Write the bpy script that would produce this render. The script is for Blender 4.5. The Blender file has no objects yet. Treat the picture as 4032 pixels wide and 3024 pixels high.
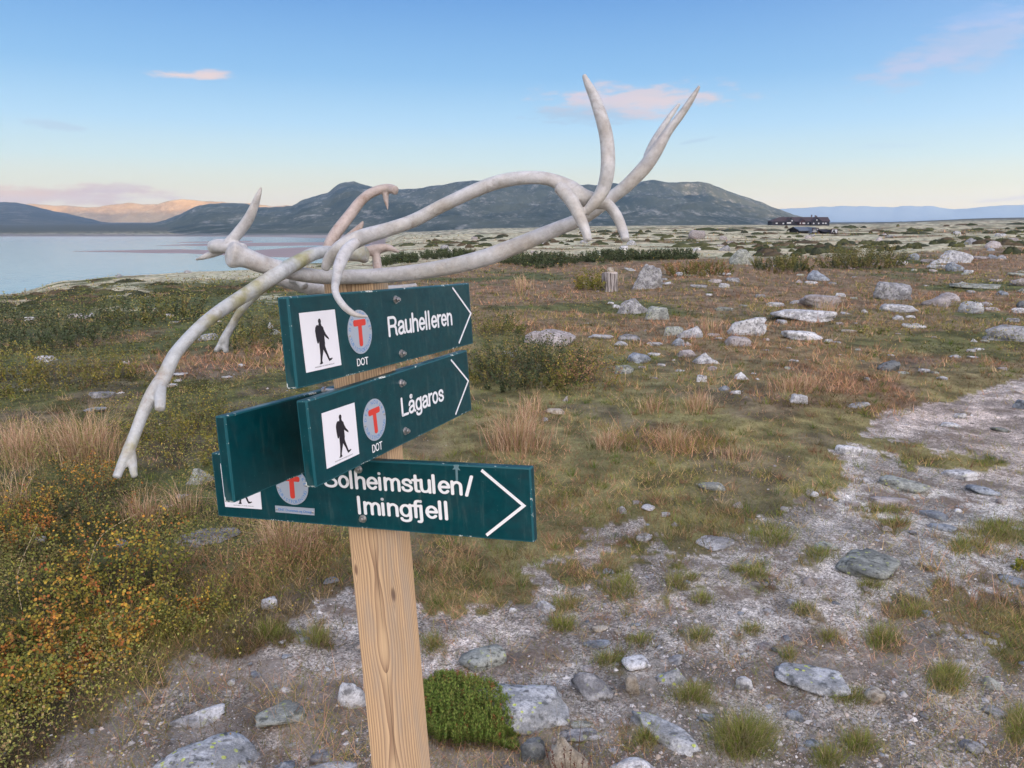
import bpy, math, random
import numpy as np
from mathutils import Vector, Matrix
random.seed(7); np.random.seed(7)
S = bpy.context.scene
PI = math.pi
MIST = True

# ------------------------------------------------------------------ camera
F, W0, H0 = 3000.0, 4032.0, 3024.0
PITCH = math.atan((1512 - 872) / F)
CAM = np.array([0.0, 0.0, 1.6])
FW = np.array([0, math.cos(PITCH), -math.sin(PITCH)])
UP = np.array([0, math.sin(PITCH), math.cos(PITCH)])
cd = bpy.data.cameras.new('camera'); cam = bpy.data.objects.new('camera', cd); S.collection.objects.link(cam)
cam.location = CAM; cam.rotation_euler = (PI / 2 - PITCH, 0, 0)
cd.sensor_width = 36; cd.lens = F / W0 * 36; cd.clip_start = 0.02; cd.clip_end = 60000
S.camera = cam

# ------------------------------------------------------------------ sky, sun, exposure
SUN_EL, SUN_AZ = math.radians(0.8), math.radians(161)     # azimuth clockwise from +Y, the sun is low behind the camera
sun_dir = Vector((math.sin(SUN_AZ) * math.cos(SUN_EL), math.cos(SUN_AZ) * math.cos(SUN_EL), math.sin(SUN_EL)))
wd = bpy.data.worlds.new('World'); S.world = wd; wd.use_nodes = True
nt = wd.node_tree; N = nt.nodes; L = nt.links; N.clear()
def wn(t, **k):
    n = N.new(t)
    for a, b in k.items(): setattr(n, a, b)
    return n
def wm(op, a, b=None, c=None):
    n = wn('ShaderNodeMath', operation=op)
    for i, v in enumerate((a, b, c)):
        if v is None: continue
        if isinstance(v, (int, float)): n.inputs[i].default_value = v
        else: L.new(v, n.inputs[i])
    return n.outputs[0]
sky = wn('ShaderNodeTexSky', sky_type='NISHITA'); sky.sun_disc = False
sky.sun_elevation = SUN_EL; sky.sun_rotation = SUN_AZ; sky.air_density = 1.0; sky.dust_density = 1.2; sky.ozone_density = 1.5
tc = wn('ShaderNodeTexCoord'); sep = wn('ShaderNodeSeparateXYZ'); L.new(tc.outputs['Generated'], sep.inputs[0])
X_, Y_, Z_ = sep.outputs
elev = wm('MULTIPLY', wm('ARCSINE', Z_), 180 / PI)
azim = wm('MULTIPLY', wm('ARCTAN2', X_, Y_), 180 / PI)
rmp = wn('ShaderNodeValToRGB'); cr = rmp.color_ramp; cr.interpolation = 'LINEAR'
L.new(wm('DIVIDE', wm('MAXIMUM', elev, 0.0), 90.0), rmp.inputs[0])
SKY = [(0.0, (1.25, .95, .56)), (1.0, (1.12, .92, .58)), (2.4, (.78, .81, .65)), (4.2, (.54, .74, .81)), (6.6, (.34, .60, .87)),
       (9.9, (.16, .41, .76)), (15.0, (.055, .24, .62)), (30, (.045, .20, .56)), (90, (.04, .15, .45))]
while len(cr.elements) < len(SKY): cr.elements.new(.5)
for e_, (d_, c_) in zip(cr.elements, SKY): e_.position = d_ / 90; e_.color = (*c_, 1)
# thin clouds, drawn in the sky by direction (azimuth, elevation in degrees)
nz = wn('ShaderNodeTexNoise'); nz.inputs['Scale'].default_value = 1.0; nz.inputs['Detail'].default_value = 6; nz.inputs['Roughness'].default_value = .62
cmb = wn('ShaderNodeCombineXYZ'); L.new(wm('MULTIPLY', azim, .38), cmb.inputs[0]); L.new(wm('MULTIPLY', elev, 1.5), cmb.inputs[1]); L.new(cmb.outputs[0], nz.inputs['Vector'])
nzf = nz.outputs['Fac']
def cloud(az, el, ra, re, rot=0.0, k=1.0):
    da = wm('SUBTRACT', azim, az); de = wm('SUBTRACT', elev, el)
    ca, sa = math.cos(rot), math.sin(rot)
    u = wm('DIVIDE', wm('ADD', wm('MULTIPLY', da, ca), wm('MULTIPLY', de, sa)), ra)
    v = wm('DIVIDE', wm('SUBTRACT', wm('MULTIPLY', de, ca), wm('MULTIPLY', da, sa)), re)
    d = wm('SQRT', wm('ADD', wm('MULTIPLY', u, u), wm('MULTIPLY', v, v)))
    m = wm('ADD', wm('SUBTRACT', 1.0, d), wm('MULTIPLY', wm('SUBTRACT', nzf, .5), 2.6))
    n = wn('ShaderNodeMapRange'); n.interpolation_type = 'SMOOTHSTEP'; L.new(m, n.inputs[0])
    n.inputs[1].default_value = -.05; n.inputs[2].default_value = .75; n.inputs[3].default_value = 0; n.inputs[4].default_value = k
    fade = wn('ShaderNodeMapRange'); L.new(d, fade.inputs[0]); fade.inputs[1].default_value = 1.0; fade.inputs[2].default_value = 1.7; fade.inputs[3].default_value = 1; fade.inputs[4].default_value = 0
    return wm('MULTIPLY', n.outputs[0], fade.outputs[0])
def azel(px, py):
    v = FW + np.array([1, 0, 0]) * (px - 2016) / F - UP * (py - 1512) / F; v /= np.linalg.norm(v)
    return math.degrees(math.atan2(v[0], v[1])), math.degrees(math.asin(v[2]))
def mixc(fac, a, b):
    n = wn('ShaderNodeMix', data_type='RGBA'); L.new(fac, n.inputs[0])
    for i, v in ((6, a), (7, b)):
        if isinstance(v, tuple): n.inputs[i].default_value = (*v, 1)
        else: L.new(v, n.inputs[i])
    return n.outputs[2]
col = rmp.outputs[0]
for (px, py, rx, ry, rot, k, c) in [
    (2500, 390, 380, 62, 0, .8, (.66, .52, .57)), (2350, 452, 300, 44, 0, .55, (.30, .41, .62)), (2560, 425, 190, 46, 0, .5, (.70, .54, .60)), (2330, 385, 150, 22, 0, .5, (.60, .50, .64)),
    (745, 298, 150, 17, .02, .8, (.80, .56, .52)), (830, 288, 70, 18, 0, .6, (.74, .54, .55)),
    (3800, 190, 360, 80, .25, .45, (.44, .44, .62)), (3640, 250, 180, 36, .2, .4, (.46, .46, .70)), (3960, 60, 240, 40, 0, .25, (.38, .45, .76)),
    (250, 768, 430, 34, .03, .92, (.74, .52, .47)), (60, 775, 340, 32, 0, .8, (.90, .62, .44)), (430, 748, 170, 22, .1, .5, (.62, .50, .54)),
    (230, 495, 130, 17, -.12, .5, (.36, .50, .72)), (2740, 555, 80, 9, .15, .5, (.33, .50, .72)), (3500, 575, 150, 10, 0, .3, (.42, .60, .80)), (4010, 778, 140, 9, .1, .5, (.66, .55, .62))]:
    a_, e_ = azel(px, py)
    dg = math.degrees(1 / F)
    col = mixc(cloud(a_, e_, rx * dg, ry * dg, rot, k), col, c)
bg = wn('ShaderNodeBackground'); bg.inputs[1].default_value = .4; L.new(col, bg.inputs[0])
# the sunrise glow of the sky on the sun's side
dt = wn('ShaderNodeVectorMath', operation='DOT_PRODUCT'); L.new(tc.outputs['Generated'], dt.inputs[0]); dt.inputs[1].default_value = sun_dir
gl = wm('MULTIPLY', wm('POWER', wm('MULTIPLY_ADD', dt.outputs['Value'], .5, .5), 2.3), 1.6)
bg3 = wn('ShaderNodeBackground'); bg3.inputs[0].default_value = (1.0, .87, .76, 1); L.new(gl, bg3.inputs[1])
ad0 = wn('ShaderNodeAddShader'); L.new(bg.outputs[0], ad0.inputs[0]); L.new(bg3.outputs[0], ad0.inputs[1])
bg2 = wn('ShaderNodeBackground'); bg2.inputs[1].default_value = 0.06; L.new(sky.outputs[0], bg2.inputs[0])
ad = wn('ShaderNodeAddShader'); L.new(ad0.outputs[0], ad.inputs[0]); L.new(bg2.outputs[0], ad.inputs[1])
wo = wn('ShaderNodeOutputWorld'); L.new(ad.outputs[0], wo.inputs[0])
sd = bpy.data.lights.new('sun', 'SUN'); so = bpy.data.objects.new('sun', sd); S.collection.objects.link(so)
sd.energy = 5.0; sd.angle = math.radians(.4); sd.color = (1, .60, .24)
so.rotation_euler = sun_dir.to_track_quat('Z', 'Y').to_euler(); so.location = (0, 0, 50)
S.view_settings.view_transform = 'Standard'; S.view_settings.look = 'None'; S.view_settings.gamma = 1; S.view_settings.exposure = 1.32
try: S.view_settings.use_curve_mapping = False
except Exception: pass
c_ = S.cycles
c_.max_bounces = 5; c_.diffuse_bounces = 2; c_.glossy_bounces = 2; c_.transmission_bounces = 2; c_.volume_bounces = 0; c_.transparent_max_bounces = 6
c_.use_denoising = True; c_.use_adaptive_sampling = False

# ------------------------------------------------------------------ helpers
COL = S.collection
def link(name, me, parent=None, mat=None, loc=None):
    o = bpy.data.objects.new(name, me); COL.objects.link(o)
    if parent is not None: o.parent = parent
    if loc is not None: o.location = loc
    if mat is not None and me is not None:
        for m in (mat if isinstance(mat, (list, tuple)) else [mat]): me.materials.append(m)
    return o
def mesh_np(name, V, Fc, col=None, smooth=False, mi=None, attrs=None):
    """V Nx3, Fc MxK (one K), col Nx3 per vertex"""
    V = np.asarray(V, dtype=np.float32); Fc = np.asarray(Fc, dtype=np.int32)
    me = bpy.data.meshes.new(name); K = Fc.shape[1]
    me.vertices.add(len(V)); me.vertices.foreach_set('co', V.ravel())
    me.loops.add(Fc.size); me.loops.foreach_set('vertex_index', Fc.ravel())
    me.polygons.add(len(Fc)); me.polygons.foreach_set('loop_start', np.arange(0, Fc.size, K, dtype=np.int32))
    me.polygons.foreach_set('loop_total', np.full(len(Fc), K, dtype=np.int32))
    if mi is not None: me.polygons.foreach_set('material_index', np.asarray(mi, dtype=np.int32))
    me.update(calc_edges=True)
    if smooth: me.polygons.foreach_set('use_smooth', np.ones(len(Fc), dtype=bool))
    if col is not None:
        a = me.color_attributes.new('Col', 'FLOAT_COLOR', 'POINT')
        a.data.foreach_set('color', np.concatenate([np.asarray(col, dtype=np.float32), np.ones((len(V), 1), np.float32)], 1).ravel())
    for k, v in (attrs or {}).items():
        a = me.attributes.new(k, 'FLOAT', 'POINT'); a.data.foreach_set('value', np.asarray(v, dtype=np.float32))
    return me
def tag(o, label=None, cat=None, group=None, kind=None):
    if label: o['label'] = label
    if cat: o['category'] = cat
    if group: o['group'] = group
    if kind: o['kind'] = kind
    return o
def empty(name, loc, label=None, cat=None, group=None):
    o = bpy.data.objects.new(name, None); COL.objects.link(o); o.location = loc; o.empty_display_size = .1
    return tag(o, label, cat, group)

def hsh(i, j, s):
    n = (i.astype(np.int64) * 374761393 + j.astype(np.int64) * 668265263 + s * 1442695041) & 0xffffffff
    n = ((n ^ (n >> 13)) * 1274126177) & 0xffffffff
    return ((n ^ (n >> 16)) & 0xffff) / 65535.0
def vnoise(x, y, s=0):
    x = np.asarray(x, float); y = np.asarray(y, float)
    i = np.floor(x); j = np.floor(y); fx = x - i; fy = y - j
    fx = fx * fx * (3 - 2 * fx); fy = fy * fy * (3 - 2 * fy)
    i = i.astype(np.int64); j = j.astype(np.int64)
    return (hsh(i, j, s) * (1 - fx) + hsh(i + 1, j, s) * fx) * (1 - fy) + (hsh(i, j + 1, s) * (1 - fx) + hsh(i + 1, j + 1, s) * fx) * fy
def fbm(x, y, o=4, s=0, g=.5):
    t = 0; a = 1; n = 0
    for k in range(o):
        t = t + a * vnoise(x, y, s + k * 17); n += a; a *= g; x = x * 2.03 + 11.3; y = y * 2.03 + 5.7
    return t / n
def sstep(a, b, x):
    t = np.clip((x - a) / (b - a), 0, 1); return t * t * (3 - 2 * t)

def proj(P):
    v = np.asarray(P) - CAM; z = v @ FW
    zz = np.where(np.abs(z) < 1e-6, 1e-6, z)
    return 2016 + F * v[..., 0] / zz, 1512 - F * (v @ UP) / zz, z
def raydir(px, py):
    px = np.asarray(px, float); py = np.asarray(py, float)
    return FW + np.stack([(px - 2016) / F, 0 * px, 0 * px], -1) - UP * ((py - 1512) / F)[..., None]
def at_depth(px, py, d):          # point seen at that pixel, at a distance d along the viewing axis
    return CAM + raydir(px, py) * np.asarray(d)[..., None]

# ------------------------------------------------------------------ terrain height
def s_of(px): return (px - 2016) / F / 1.02
TX = np.array([-2500, -600, 0, 250, 500, 800, 1000, 1250, 1450, 1600, 2000, 2400, 2900, 3300, 4032, 5500], float)
TD = np.array([1, 8, 15, 25, 45, 75, 110, 150, 220, 350, 600, 950, 1100, 1600, 3000, 14000], float)
TZ = np.array([
 [0, 0, -.3, -1.1, -3.4, -7, -12, -18, -22, -22, -22, -22, -20, -12, -8, -8],
 [0, 0, -.3, -1.0, -3.0, -6.2, -11, -17, -22, -22, -22, -21, -17, -12, -8, -8],
 [0, 0, -.25, -.85, -2.65, -5.5, -9.8, -16, -22, -22, -22, -20, -16.5, -12, -8, -8],
 [0, 0, -.2, -.7, -2.0, -4.15, -7.6, -13, -21, -22, -22, -20, -16.5, -12, -8, -8],
 [0, 0, -.15, -.6, -1.7, -3.6, -6.6, -11, -20, -22, -22, -20, -16.5, -12, -8, -8],
 [0, 0, -.1, -.55, -1.5, -3.1, -6.0, -10, -19, -22, -22, -20, -16.5, -12, -8, -8],
 [0, 0, -.1, -.5, -1.4, -2.9, -5.6, -9.5, -18, -21, -21, -19, -16.5, -12, -8, -8],
 [0, 0, -.1, -.4, -1.2, -2.5, -4.3, -8, -15, -19, -19, -18, -16.5, -12, -8, -8],
 [0, 0, 0, -.3, -.9, -1.6, -2.3, -4.5, -10, -17, -18, -18, -16, -12, -8, -8],
 [0, 0, 0, -.2, -.6, -.8, -.8, -.95, -3, -8, -14, -15, -14, -12, -8, -8],
 [0, 0, 0, -.15, -.5, -.7, -.6, -.65, -2, -5, -8, -8, -8, -8, -8, -8],
 [0, 0, 0, -.1, -.4, -.6, -.5, -.3, 0, -.8, -3, -4, -5, -6, -8, -8],
 [0, 0, 0, 0, -.4, -.4, -.3, -.2, 0, -.2, -1.5, -3.2, -3.6, -4, -6, -6],
 [0, 0, 0, 0, -.2, -.3, -.3, -.2, 0, -.6, -1.9, -2.2, -2.2, -2, -4, -4],
 [0, 0, .05, .1, .1, .15, .2, .2, .3, .3, 1, 3, 4.5, 9.5, 8, 8],
 [0, 0, .1, .2, .3, .4, .5, .7, 1, 2, 5, 9, 12, 20, 20, 20]], float)
TS = s_of(TX); TL = np.log(TD)
def Hb(x, y):
    x = np.asarray(x, float); y = np.asarray(y, float)
    d = np.maximum(y, .5 + 0.15 * np.abs(x)); s = np.clip(x / d, TS[0], TS[-1]); l = np.clip(np.log(np.maximum(d, 1)), 0, TL[-1])
    i = np.clip(np.searchsorted(TS, s) - 1, 0, len(TS) - 2); j = np.clip(np.searchsorted(TL, l) - 1, 0, len(TL) - 2)
    u = (s - TS[i]) / (TS[i + 1] - TS[i]); v = (l - TL[j]) / (TL[j + 1] - TL[j]); u = u * u * (3 - 2 * u)
    return (TZ[i, j] * (1 - u) + TZ[i + 1, j] * u) * (1 - v) + (TZ[i, j + 1] * (1 - u) + TZ[i + 1, j + 1] * u) * v
def Hg(x, y):
    r = np.sqrt(x * x + y * y)
    z = Hb(x, y)
    z = z + (fbm(x * 2.2, y * 2.2, 3, 3) - .5) * .05 * sstep(40, 8, r)
    z = z + (fbm(x * .55, y * .55, 3, 9) - .5) * .13 * sstep(.8, 6, r) * sstep(120, 20, r)
    z = z + (fbm(x * .14, y * .14, 4, 21) - .5) * .55 * sstep(12, 35, r) * sstep(900, 200, r)
    z = z + (fbm(x * .02, y * .02, 4, 31) - .5) * 1.1 * sstep(180, 500, r) * sstep(-16, -10, Hb(x, y))
    return z
GXp, GYp = np.meshgrid(np.linspace(-700, 4700, 200), np.concatenate([np.linspace(876, 1200, 110), np.linspace(1206, 3500, 130)]), indexing='ij')
def _march():
    D = raydir(GXp.ravel(), GYp.ravel()); n = len(D); t = np.full(n, 1.0); hit = np.zeros(n, bool); lo = t.copy(); hi = t.copy(); act = np.arange(n)
    for it in range(300):
        t2 = t[act] * 1.024; P = CAM + D[act] * t2[:, None]; b = P[:, 2] < Hg(P[:, 0], P[:, 1])
        lo[act[b]] = t[act[b]]; hi[act[b]] = t2[b]; hit[act[b]] = True; t[act] = t2; act = act[~b]
        if len(act) == 0: break
    lo[~hit] = 1200; hi[~hit] = 1200
    for it in range(6):
        m = (lo + hi) / 2; P = CAM + D * m[:, None]; b = P[:, 2] < Hg(P[:, 0], P[:, 1]); hi = np.where(b, m, hi); lo = np.where(b, lo, m)
    return hi.reshape(GXp.shape), hit.reshape(GXp.shape)
GT, GH = _march(); GLOG = np.log(GT)
def ground(px, py):               # where the view through that pixel meets the ground
    px = np.atleast_1d(np.asarray(px, float)); py = np.atleast_1d(np.asarray(py, float)); D = raydir(px, py)
    u = np.clip((px + 700) / 5400 * 199, 0, 198.999); i = u.astype(int); fu = u - i; yy = GYp[0]; j = np.clip(np.searchsorted(yy, py) - 1, 0, len(yy) - 2); fv = np.clip((py - yy[j]) / (yy[j + 1] - yy[j]), 0, 1)
    t = np.exp((GLOG[i, j] * (1 - fu) + GLOG[i + 1, j] * fu) * (1 - fv) + (GLOG[i, j + 1] * (1 - fu) + GLOG[i + 1, j + 1] * fu) * fv)
    hit = GH[i, j] & GH[i + 1, j] & GH[i, j + 1] & GH[i + 1, j + 1]
    for it in range(3):
        P = CAM + D * t[:, None]; g = P[:, 2] - Hg(P[:, 0], P[:, 1]); t = t + np.clip(g / np.maximum(-D[:, 2], .02), -.05 * t, .05 * t) * .8
    P = CAM + D * t[:, None]; P[:, 2] = Hg(P[:, 0], P[:, 1]); return P, hit

# ------------------------------------------------------------------ material kit
class M:
    def __init__(s, name, rough=.8, spec=.3):
        s.m = bpy.data.materials.new(name); s.m.use_nodes = True; s.t = s.m.node_tree; s.n = s.t.nodes; s.l = s.t.links
        s.b = s.n['Principled BSDF']; s.b.inputs['Roughness'].default_value = rough; s.b.inputs['Specular IOR Level'].default_value = spec
        s.tc = s.n.new('ShaderNodeTexCoord')
    def set(s, sock, v):
        if isinstance(v, (int, float)): sock.default_value = v
        elif isinstance(v, tuple): sock.default_value = (*v, 1) if len(v) == 3 else v
        else: s.l.new(v, sock)
    def noise(s, scale, detail=4, rough=.55, vec=None, sc3=None, dist=0):
        n = s.n.new('ShaderNodeTexNoise'); n.inputs['Scale'].default_value = scale; n.inputs['Detail'].default_value = detail; n.inputs['Roughness'].default_value = rough; n.inputs['Distortion'].default_value = dist
        v = vec or s.tc.outputs['Object']
        if sc3:
            mp = s.n.new('ShaderNodeMapping'); mp.inputs['Scale'].default_value = sc3; s.l.new(v, mp.inputs['Vector']); v = mp.outputs[0]
        s.l.new(v, n.inputs['Vector']); return n.outputs['Fac']
    def voro(s, scale, vec=None, feature='F1', out='Distance', rnd=1):
        n = s.n.new('ShaderNodeTexVoronoi'); n.feature = feature; n.inputs['Scale'].default_value = scale; n.inputs['Randomness'].default_value = rnd
        s.l.new(vec or s.tc.outputs['Object'], n.inputs['Vector']); return n.outputs[out]
    def math(s, op, a, b=0, c=None):
        n = s.n.new('ShaderNodeMath'); n.operation = op; s.set(n.inputs[0], a); s.set(n.inputs[1], b)
        if c is not None: s.set(n.inputs[2], c)
        return n.outputs[0]
    def rng(s, v, a, b, c=0, d=1, smooth=True):
        n = s.n.new('ShaderNodeMapRange'); n.interpolation_type = 'SMOOTHSTEP' if smooth else 'LINEAR'; s.l.new(v, n.inputs[0])
        for i, q in enumerate((a, b, c, d)): n.inputs[i + 1].default_value = q
        return n.outputs[0]
    def mix(s, f, a, b, mode='MIX'):
        n = s.n.new('ShaderNodeMix'); n.data_type = 'RGBA'; n.blend_type = mode; s.set(n.inputs[0], f); s.set(n.inputs[6], a); s.set(n.inputs[7], b); return n.outputs[2]
    def attr(s, name, out='Color'):
        n = s.n.new('ShaderNodeAttribute'); n.attribute_name = name; return n.outputs[out]
    def scale(s, c, f):
        n = s.n.new('ShaderNodeVectorMath'); n.operation = 'SCALE'; s.set(n.inputs[0], c); s.set(n.inputs[3], f); return n.outputs[0]
    def bump(s, h, strength=.5, dist=.01, prev=None):
        n = s.n.new('ShaderNodeBump'); n.inputs['Strength'].default_value = strength; n.inputs['Distance'].default_value = dist; s.l.new(h, n.inputs['Height'])
        if prev: s.l.new(prev, n.inputs['Normal'])
        s.l.new(n.outputs[0], s.b.inputs['Normal']); return n.outputs[0]
    def color(s, c): s.set(s.b.inputs['Base Color'], c); return s
    def info(s, out='Random'):
        n = s.n.new('ShaderNodeObjectInfo'); return n.outputs[out]

def flat(name, c, rough=.7, spec=.3, metal=0):
    k = M(name, rough, spec); k.color(c); k.b.inputs['Metallic'].default_value = metal; return k.m
def leafmat(name, rough=.6, trans=0.0):
    k = M(name, .8, .06); k.color(k.attr('Col')); return k.m
LEAF = leafmat('leaf'); BLADE = leafmat('grass_blade', .65)

# ------------------------------------------------------------------ the zones of the ground (a map of the place, taken to world points)
def inpoly(px, py, poly):
    r = np.zeros(px.shape, bool); n = len(poly)
    for i in range(n):
        x1, y1 = poly[i]; x2, y2 = poly[(i + 1) % n]
        if y1 == y2: continue
        c = ((y1 > py) != (y2 > py)) & (px < (x2 - x1) * (py - y1) / (y2 - y1) + x1); r ^= c
    return r
GRAV = [[(4400, 1440), (4032, 1480), (3760, 1570), (3480, 1620), (3400, 1700), (3560, 1730), (3700, 1790), (3880, 1810), (4400, 1790)],
        [(4400, 1770), (3800, 1800), (3500, 1790), (3400, 1760), (3260, 1770), (3340, 1850), (3300, 1930), (3180, 1980), (3060, 2020), (2930, 2120), (2760, 2170), (2600, 2120),
         (2420, 2060), (2260, 2110), (2130, 2190), (2150, 2330), (2010, 2400), (1800, 2420), (1640, 2370), (1450, 2330), (1250, 2370), (1100, 2460), (960, 2560),
         (760, 2660), (560, 2790), (330, 2900), (60, 3100), (-400, 3600), (5000, 3600), (4400, 1770)]]
TUFTS = [  # x0 x1 y0 y1 on the gravel, greenness, blade length m
 (2400, 2505, 2250, 2380, .6, .05), (2160, 2290, 2350, 2420, .4, .05), (2610, 2705, 2260, 2330, .9, .05), (2700, 2750, 2262, 2295, .6, .04), (2715, 2812, 2335, 2390, .5, .05),
 (2158, 2270, 2435, 2503, .7, .05), (1655, 1745, 2495, 2585, .6, .045), (2470, 2570, 2495, 2550, .5, .05), (2705, 2805, 2480, 2540, .5, .05), (2335, 2445, 2575, 2640, .4, .05),
 (2645, 2800, 2710, 2790, .5, .05), (2500, 2590, 2875, 2960, .5, .05), (2800, 3045, 2840, 3010, .6, .08), (2920, 3030, 2228, 2295, .9, .06), (3160, 3290, 2150, 2212, .6, .05),
 (3223, 3295, 2485, 2540, .9, .05), (3400, 3532, 2468, 2562, 1.0, .07), (3073, 3134, 2556, 2612, .7, .05), (3262, 3440, 2712, 2790, .8, .05), (3650, 3825, 2623, 2740, .8, .05),
 (3318, 3440, 2896, 2985, 1.0, .07), (3200, 3318, 2946, 3040, .5, .05), (3958, 4080, 2790, 2957, .8, .06), (3110, 3212, 2372, 2434, .6, .04), (2905, 3010, 2456, 2506, .4, .04),
 (2955, 3133, 2070, 2168, .7, .06), (3790, 4100, 2040, 2146, .7, .06), (3360, 3578, 1994, 2030, .6, .05), (3459, 3594, 2043, 2085, .6, .05), (3740, 3833, 2113, 2200, .6, .05),
 (1180, 1290, 2480, 2560, .6, .05), (1010, 1110, 2460, 2540, .3, .06), (2870, 2935, 2232, 2260, .7, .04), (3370, 3490, 2290, 2330, .3, .04), (3520, 3660, 2380, 2450, .6, .05)]
GPATCH = [  # grass patches on the gravel too big for one tuft
 [(3480, 2290), (3700, 2310), (3900, 2330), (4300, 2300), (4300, 2620), (3950, 2640), (3880, 2520), (3720, 2490), (3640, 2420), (3500, 2400)],
 [(3524, 1800), (3700, 1785), (3880, 1800), (3960, 1850), (3860, 1880), (3700, 1850), (3560, 1845)], [(4020, 1830), (4300, 1800), (4300, 1880), (4040, 1880)],
 [(2130, 2230), (2350, 2180), (2520, 2140), (2700, 2080), (2880, 2040), (2860, 2150), (2700, 2190), (2560, 2180), (2450, 2230), (2300, 2280)],
 [(1640, 2100), (2300, 2080), (2230, 2180), (2100, 2200), (2130, 2320), (2000, 2390), (1880, 2430), (1790, 2400), (1640, 2370)]]
def zones(px, py, x, y):
    """weights of ground kinds: gravel, dirt, short grass, red heath, green shrub, lichen"""
    wx = (fbm(x * 3, y * 3, 3, 51) - .5); wy = (fbm(x * 3, y * 3, 3, 61) - .5)
    wob = 150 * sstep(1500, 2300, py) + 30
    hx = fbm(x * 17, y * 17, 2, 57) - .5; hy = fbm(x * 17, y * 17, 2, 67) - .5; qx = px + (wx * 1.6 + hx * .9) * wob; qy = py + (wy + hy * .7) * wob
    mfar = sstep(1700, 1400, py)
    g = np.zeros(px.shape)
    for p in GRAV: g = np.maximum(g, inpoly(qx, qy, p).astype(float))
    for p in GPATCH: g = np.where(inpoly(qx, qy, p), 0, g)
    for (x0, x1, y0, y1, gr, _) in TUFTS:
        e = ((qx - (x0 + x1) / 2) / ((x1 - x0) * .55)) ** 2 + ((qy - (y0 + y1) / 2) / ((y1 - y0) * .55)) ** 2
        g = g * np.clip(e * 1.2 - .2, 0, 1)
    n1 = fbm(x * .9, y * .9, 4, 71); n2 = fbm(x * .35, y * .35, 4, 81); n3 = fbm(x * 4, y * 4, 3, 91)
    left = sstep(1500, 1250, px)
    dirt = sstep(.57, .70, fbm(x * 1.3, y * 1.3, 4, 101)) * sstep(1250, 1600, py) * .8
    for (cx, cy, rx, ry) in [(110, 1650, 160, 40), (450, 1580, 130, 45), (850, 1465, 210, 30), (1050, 1540, 110, 22), (1230, 2360, 200, 60), (2880, 1560, 140, 40), (3550, 1440, 160, 30), (1650, 2180, 180, 60), (3000, 1620, 160, 30)]:
        dirt = np.maximum(dirt, np.clip(1.3 - ((qx - cx) / rx) ** 2 - ((qy - cy) / ry) ** 2, 0, 1))
    soil = sstep(2380, 2620, qy + 500 * (fbm(x * .9, y * .9, 3, 191) - .5)) * sstep(.36, .56, fbm(x * 2.6, y * 2.6, 4, 201)) * .7
    mat_ = sstep(.46, .60, fbm(x * 2.0 + 7, y * 2.0, 4, 211)) * .35
    g0 = g; dirt *= (1 - g); dirt = np.maximum(dirt, g * np.maximum(soil, mat_)); g = g * (1 - np.maximum(soil, mat_))
    # far pale lichen heath
    ybr = np.interp(px, [-800, 0, 500, 1000, 1300, 1700, 2300, 2900, 3500, 4032, 4800], [1160, 1160, 1112, 1095, 1110, 1005, 1000, 1010, 1000, 965, 960])
    far = sstep(ybr + 12, ybr - 14, qy)
    lich = far * sstep(.40, .56, fbm(x * .13, y * .30, 4, 111) + .07 * sstep(2900, 1600, px))
    for (cx, cy, rx, ry) in [(500, 1147, 95, 20), (60, 1196, 90, 14), (430, 1216, 60, 8), (540, 1222, 70, 7), (1080, 1175, 120, 14), (1700, 1020, 240, 26), (2750, 1075, 120, 8)]:
        lich = np.maximum(lich, np.clip(1.3 - ((qx - cx) / rx) ** 2 - ((qy - cy) / ry) ** 2, 0, 1) * sstep(.3, .5, n3))
    green = left * sstep(.40, .58, n2 + .1) + (1 - left) * sstep(.58, .70, n2) * sstep(1700, 1300, py)
    green = np.maximum(green, sstep(.45, .62, n1) * far * (1 - lich))
    shortg = (1 - left) * sstep(1150, 1650, qy + 200 * (n2 - .5)) * sstep(.30, .46, n1)
    red = np.clip(1 - green - shortg, 0, 1)
    w = np.stack([g * 2.6, dirt * 1.6, shortg, red, green, lich * 5], -1)
    w *= np.array([1, 1, 1, 1, 1, 1])
    veg = (1 - .93 * g0) * (1 - np.minimum(lich, 1))
    w[..., 2] *= veg; w[..., 3] *= veg; w[..., 4] *= veg
    return w / np.maximum(w.sum(-1, keepdims=True), 1e-4)
ZC = np.array([(.41, .375, .345), (.13, .10, .078), (.18, .165, .075), (.18, .13, .083), (.09, .098, .04), (.40, .37, .255)])
def zone_color(px, py, x, y):
    w = zones(px, py, x, y); c = w @ ZC
    n = fbm(x * 6, y * 6, 3, 121); n = sstep(.25, .75, n); c = c * (.62 + .76 * n)[..., None]
    m = fbm(x * .5, y * .5, 3, 131)[..., None]; c = c * np.where(True, 1 + (m - .5) * np.array([.5, .2, .1]), 1)
    return c, w

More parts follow.
